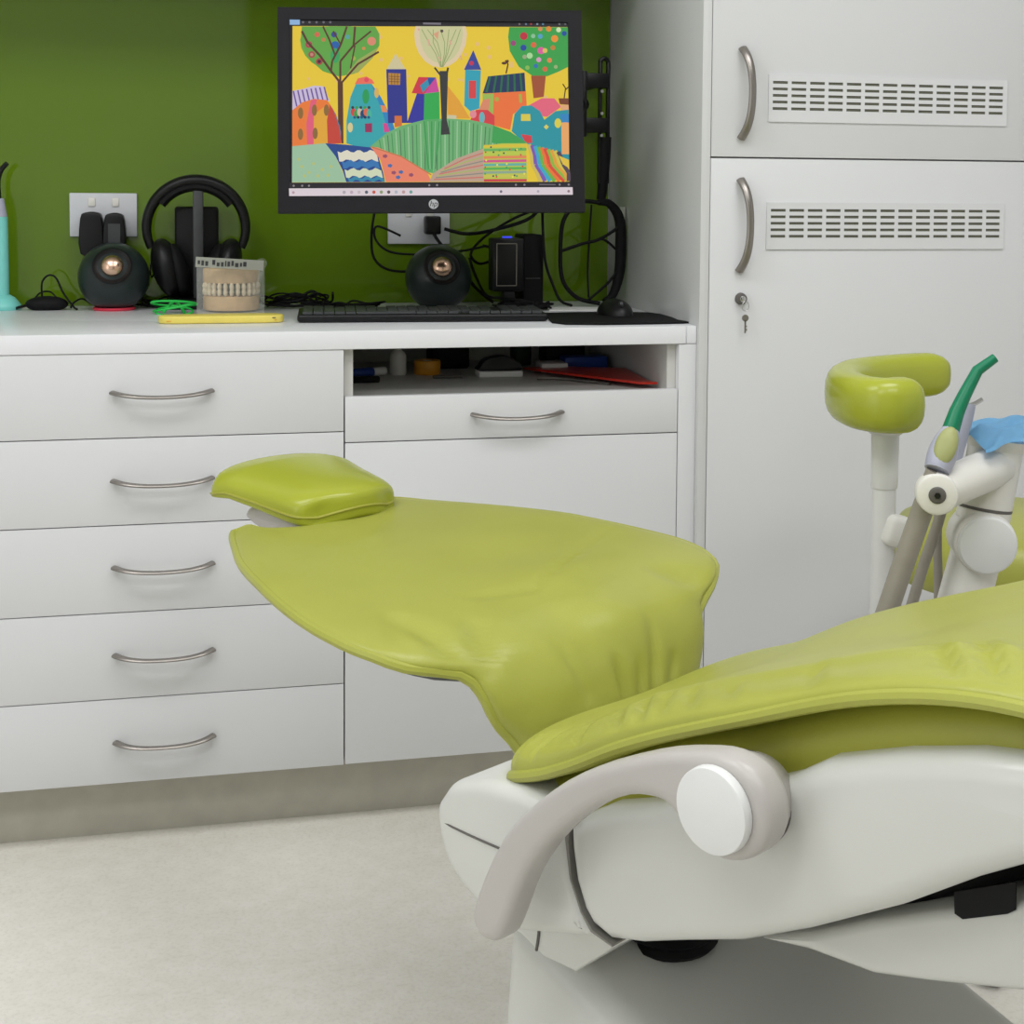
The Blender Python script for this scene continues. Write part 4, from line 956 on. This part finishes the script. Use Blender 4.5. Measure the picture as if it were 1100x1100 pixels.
t = thing('mouse', 'small black computer mouse on the mat under the hanging cables', 'mouse', (.558, .20, .9036))
b = ell(B(), (.558, .20, .9036), .033, .055, .032, Matrix.Rotation(.1, 4, 'Z'), 28, 0.0004); part('shell', b, M['black'], t)
b = cyl(B(), (.555, .158, .927), (.561, .158, .927), .006, None, 16); part('scroll_wheel', b, M['dgrey'], t)
b = prism(B(), [(.455, .335), (.585, .325), (.60, .40), (.475, .412)], lambda a, c, d: Vector((a, c, d)), .9004, .9022); single('note_paper', b, M['paper'], (.53, .37, .9), 'white slip of paper behind the mouse mat', 'paper')

# ------------------------------------------------------------------ drive dock (black box, silver outline, blue LED)
t = thing('black_device_box', 'black device box with silver outline and blue light right of the speaker', 'device', (.405, .45, .9))
bx0, bx1, bz0, bz1 = .352, .420, .935, 1.048
b = box(B(), bx0, bx1, .42, .47, bz0, bz1, .004); part('body', b, M['black'], t)
b = box(B(), .378, .402, .425, .465, .9004, bz0, .002); box(b, .36, .42, .42, .47, .9004, .905, .002); part('foot', b, M['black'], t)
b = B(); y = .4185
for (a0, a1, c0_, c1_) in ((bx0+.008, bx1-.016, bz1-.012, bz1-.0105), (bx0+.008, bx1-.016, bz0+.012, bz0+.0135), (bx0+.008, bx0+.0095, bz0+.012, bz1-.0105), (bx1-.0175, bx1-.016, bz0+.012, bz1-.0105)): box(b, a0, a1, y, y+.0013, c0_, c1_)
part('outline', b, M['steel'], t, smooth=0)
part('status_light', box(B(), bx0+.024, bx0+.044, .43, .44, bz1+.0002, bz1+.004, .001), M['led'], t)
t = thing('tall_black_hub', 'tall matt black box close behind the device box', 'device', (.435, .50, .9))
part('body', box(B(), .423, .470, .45, .54, .9004, 1.055, .006, 3), M['blackm'], t)
part('front_slot', box(B(), .430, .462, .4488, .4498, .96, .962), M['dgrey'], t)

# ------------------------------------------------------------------ cables
def cable(pts, r, label, n=7):
    b = tube(B(), pts, r, 8, n=n); p = pts[-1]
    single('cable', b, M['blackm'], tuple(pts[0]), label, 'cable')
cable([(.118, .545, 1.11), (.110, .545, 1.05), (.116, .545, 1.0), (.15, .54, .975), (.21, .54, .975), (.285, .54, 1.0)], .0028, 'thin black cable looping down left of the socket behind the monitor')
cable([(.17, .52, 1.05), (.12, .53, 1.07), (.118, .53, 1.04), (.15, .52, 1.015), (.22, .52, 1.01), (.30, .50, 1.018), (.35, .48, 1.03)], .0025, 'thin black cable crossing above the speaker under the monitor')
cable([(.265, .52, 1.065), (.31, .50, 1.055), (.36, .45, 1.065), (.43, .42, 1.09), (.46, .40, 1.13)], .0038, 'black cable sagging from the mains plug to the monitor')
cable([(.345, .50, 1.03), (.375, .50, 1.02), (.37, .51, 1.0), (.34, .51, .99), (.325, .53, 1.01), (.35, .52, 1.045), (.40, .47, 1.085), (.45, .44, 1.11)], .003, 'black cable curling left of the device box')
cable([(.325, .55, 1.0), (.335, .52, .96), (.345, .45, .925), (.37, .37, .925), (.42, .33, .918)], .003, 'black cable running down behind the keyboard beside the speaker')
cable([(.455, .40, 1.12), (.462, .43, 1.08), (.468, .43, 1.0), (.485, .43, .95), (.50, .42, .915), (.52, .40, .906)], .003, 'black cable hanging right of the tall black hub')
# big hanging loop at right
t = thing('cable_loop', 'thick bundle of black cables hanging in a loop from the monitor bracket', 'cable bundle', (.60, .44, .91))
b = tube(B(), [(.585, .435, 1.125), (.612, .44, 1.122), (.636, .445, 1.09), (.640, .445, 1.03), (.637, .445, .97), (.622, .44, .925), (.600, .43, .912)], .01, 12, n=7, rad=lambda s: .006+.006*sin(pi*s)); part('thick_strand', b, M['blackm'], t)
b = tube(B(), [(.590, .435, 1.124), (.548, .44, 1.125), (.512, .44, 1.09), (.504, .44, 1.03), (.509, .44, .96), (.54, .435, .92), (.590, .43, .907)], .0045, 8, n=7); part('outer_strand', b, M['blackm'], t)
b = tube(B(), [(.506, .44, 1.02), (.55, .44, 1.035), (.59, .44, 1.045), (.632, .44, 1.07)], .0035, 8, n=6); part('crossing_strand', b, M['blackm'], t)
b = tube(B(), [(.572, .44, 1.12), (.568, .44, 1.05), (.565, .44, .98), (.565, .43, .92)], .0022, 6, n=5); part('crossing_strand', b, M['blackm'], t)
b = tube(B(), [(.575, .44, 1.04), (.60, .44, 1.045), (.632, .44, 1.02)], .003, 6, n=5); part('crossing_strand', b, M['blackm'], t)
b = tube(B(), [(.634, .44, .98), (.61, .44, .95), (.565, .43, .915)], .003, 6, n=5); part('crossing_strand', b, M['blackm'], t)
b = box(B(), .6522, .6532, .46, .50, 1.02, 1.05); part('cable_tag', b, M['paper'], t)
b = box(B(), .6522, .6532, .46, .495, 1.075, 1.115); part('cable_tag', b, M['paper'], t)
# tangle by the keyboard's left end
def tangle(cx, cy, rx, ry, n, seed, label, h=.03):
    random.seed(seed); b = B()
    for k in range(n):
        pts = []; a0 = random.uniform(0, 6.28); q = random.uniform(.5, 1)
        for i in range(8):
            a = a0+i*.9; pts.append((cx+rx*q*cos(a)+random.uniform(-.01, .01), cy+ry*q*sin(a), .9035+random.uniform(0, h)*abs(sin(a*.7+k))))
        tube(b, pts, random.choice((.002, .0026)), 6, n=5)
    return single('cable_tangle', b, M['blackm'], (cx, cy, .9), label, 'cables', kind='stuff')
tangle(-.05, .50, .085, .05, 8, 4, 'tangle of thin black cables between the plaster teeth and the keyboard')
tangle(.41, .37, .06, .035, 7, 8, 'flat tangle of black cables behind the keyboard', .02)
tangle(.06, .46, .08, .04, 5, 9, 'few black cables lying behind the left part of the keyboard', .012)
tangle(-.33, .53, .05, .03, 4, 19, 'small knot of black leads between speaker and headphones', .02)

# ------------------------------------------------------------------ things in the open slot
ZS = .7753
def slot_thing(name, bm, m, loc, label, cat): return single(name, bm, m, loc, label, cat)
t = thing('blue_marker', 'blue marker with white end at the left of the open slot', 'marker', (.08, .29, ZS))
part('barrel', cyl(B(), (.025, .27, ZS+.010), (.085, .30, ZS+.010), .0095, None, 16, .001), M['dblue'], t)
part('end_cap', cyl(B(), (.086, .3005, ZS+.010), (.112, .314, ZS+.010), .0085, None, 16, .001), M['paper'], t)
slot_thing('black_tool', box(B(), .02, .09, .21, .23, ZS, ZS+.012, .003), M['blackm'], (.055, .22, ZS), 'black flat tool at the left edge of the slot', 'tool')
t = thing('squeeze_bottle', 'small white nozzle bottle standing in the open slot', 'bottle', (.14, .33, ZS))
part('body', lathe(B(), [(0, 0), (.016, 0), (.017, .004), (.017, .038), (.012, .046), (.007, .05), (0, .05)], (.14, .33, ZS), (0, 0, 1), 24), M['white'], t)
part('nozzle', lathe(B(), [(.007, .05), (.006, .06), (.003, .072), (0, .073)], (.14, .33, ZS), (0, 0, 1), 16), M['white'], t)
t = thing('tape_roll', 'small amber yellow roll lying in the open slot', 'tape', (.20, .33, ZS))
part('roll', lathe(B(), [(.012, 0), (.026, 0), (.027, .002), (.027, .026), (.026, .028), (.012, .028), (.012, 0)], (.20, .33, ZS), (0, 0, 1), 28), M['orange'], t)
part('core', lathe(B(), [(.009, .001), (.0118, .001), (.0118, .027), (.009, .027), (.009, .001)], (.20, .33, ZS), (0, 0, 1), 24), M['paper'], t)
t = thing('stapler', 'black stapler on a white base in the middle of the slot', 'stapler', (.335, .27, ZS))
part('base', box(B(), .293, .382, .25, .30, ZS, ZS+.012, .002), M['paper'], t)
part('arm', prism(B(), resample([(.296, ZS+.0125), (.378, ZS+.0125), (.376, ZS+.028), (.345, ZS+.042), (.31, ZS+.036), (.297, ZS+.022)], 3), lambda a, z, d: Vector((a, d, z)), .256, .294, .003, 2), M['black'], t)
slot_thing('white_carton', box(B(), .435, .49, .31, .37, ZS, ZS+.018, .001), M['paper'], (.462, .34, ZS), 'small white carton left of the blue box in the slot', 'carton')
slot_thing('blue_box', box(B(), .493, .585, .345, .40, ZS, ZS+.026, .002), M['dblue'], (.54, .37, ZS), 'bright blue flat box behind the red sleeve in the slot', 'box')
b = B(); P0 = [(.40, .33), (.47, .16), (.565, .045), (.597, .04), (.596, .10), (.592, .24), (.48, .34)]
g = [b.verts.new((x, y, ZS+.009+(.0035 if i in (2, 3) else .006*(i % 2)))) for i, (x, y) in enumerate(P0)]; b.faces.new(g); bmesh.ops.triangulate(b, faces=b.faces[:]); bmesh.ops.solidify(b, geom=b.faces[:], thickness=.004)
slot_thing('red_sleeve', b, M['red'], (.53, .18, ZS), 'red translucent plastic sleeve sticking to the slot edge', 'sleeve')
b = tube(B(), [(.40, .2, ZS+.003), (.44, .19, ZS+.003), (.49, .14, ZS+.003), (.52, .10, ZS+.003)], .003, 8, n=4); slot_thing('grey_probe', b, M['steel'], (.45, .17, ZS), 'thin grey metal probe lying left of the red sleeve', 'instrument')
t = thing('dark_bottle', 'dark green bottle at the back of the slot', 'bottle', (.42, .45, ZS))
part('body', lathe(B(), [(0, 0), (.022, 0), (.023, .003), (.023, .045), (.010, .058), (.010, .068), (0, .068)], (.42, .45, ZS), (0, 0, 1), 24), mat('dark_green_glass', (40, 60, 44), .2), t)
part('cap', cyl(B(), (.42, .45, ZS+.0685), (.42, .45, ZS+.080), .0115, None, 16), M['black'], t)
slot_thing('black_case', box(B(), .22, .30, .40, .48, ZS, ZS+.05, .006, 3), M['blackm'], (.26, .44, ZS), 'black soft case at the back of the slot', 'case')
slot_thing('black_pouch', box(B(), .47, .56, .43, .50, ZS, ZS+.055, .01, 3), M['blackm'], (.52, .46, ZS), 'black pouch at the back right of the slot', 'pouch')
slot_thing('grey_tool', box(B(), .20, .26, .25, .262, ZS, ZS+.006, .002), M['gseam'], (.23, .255, ZS), 'short grey tool in front of the amber roll', 'tool')
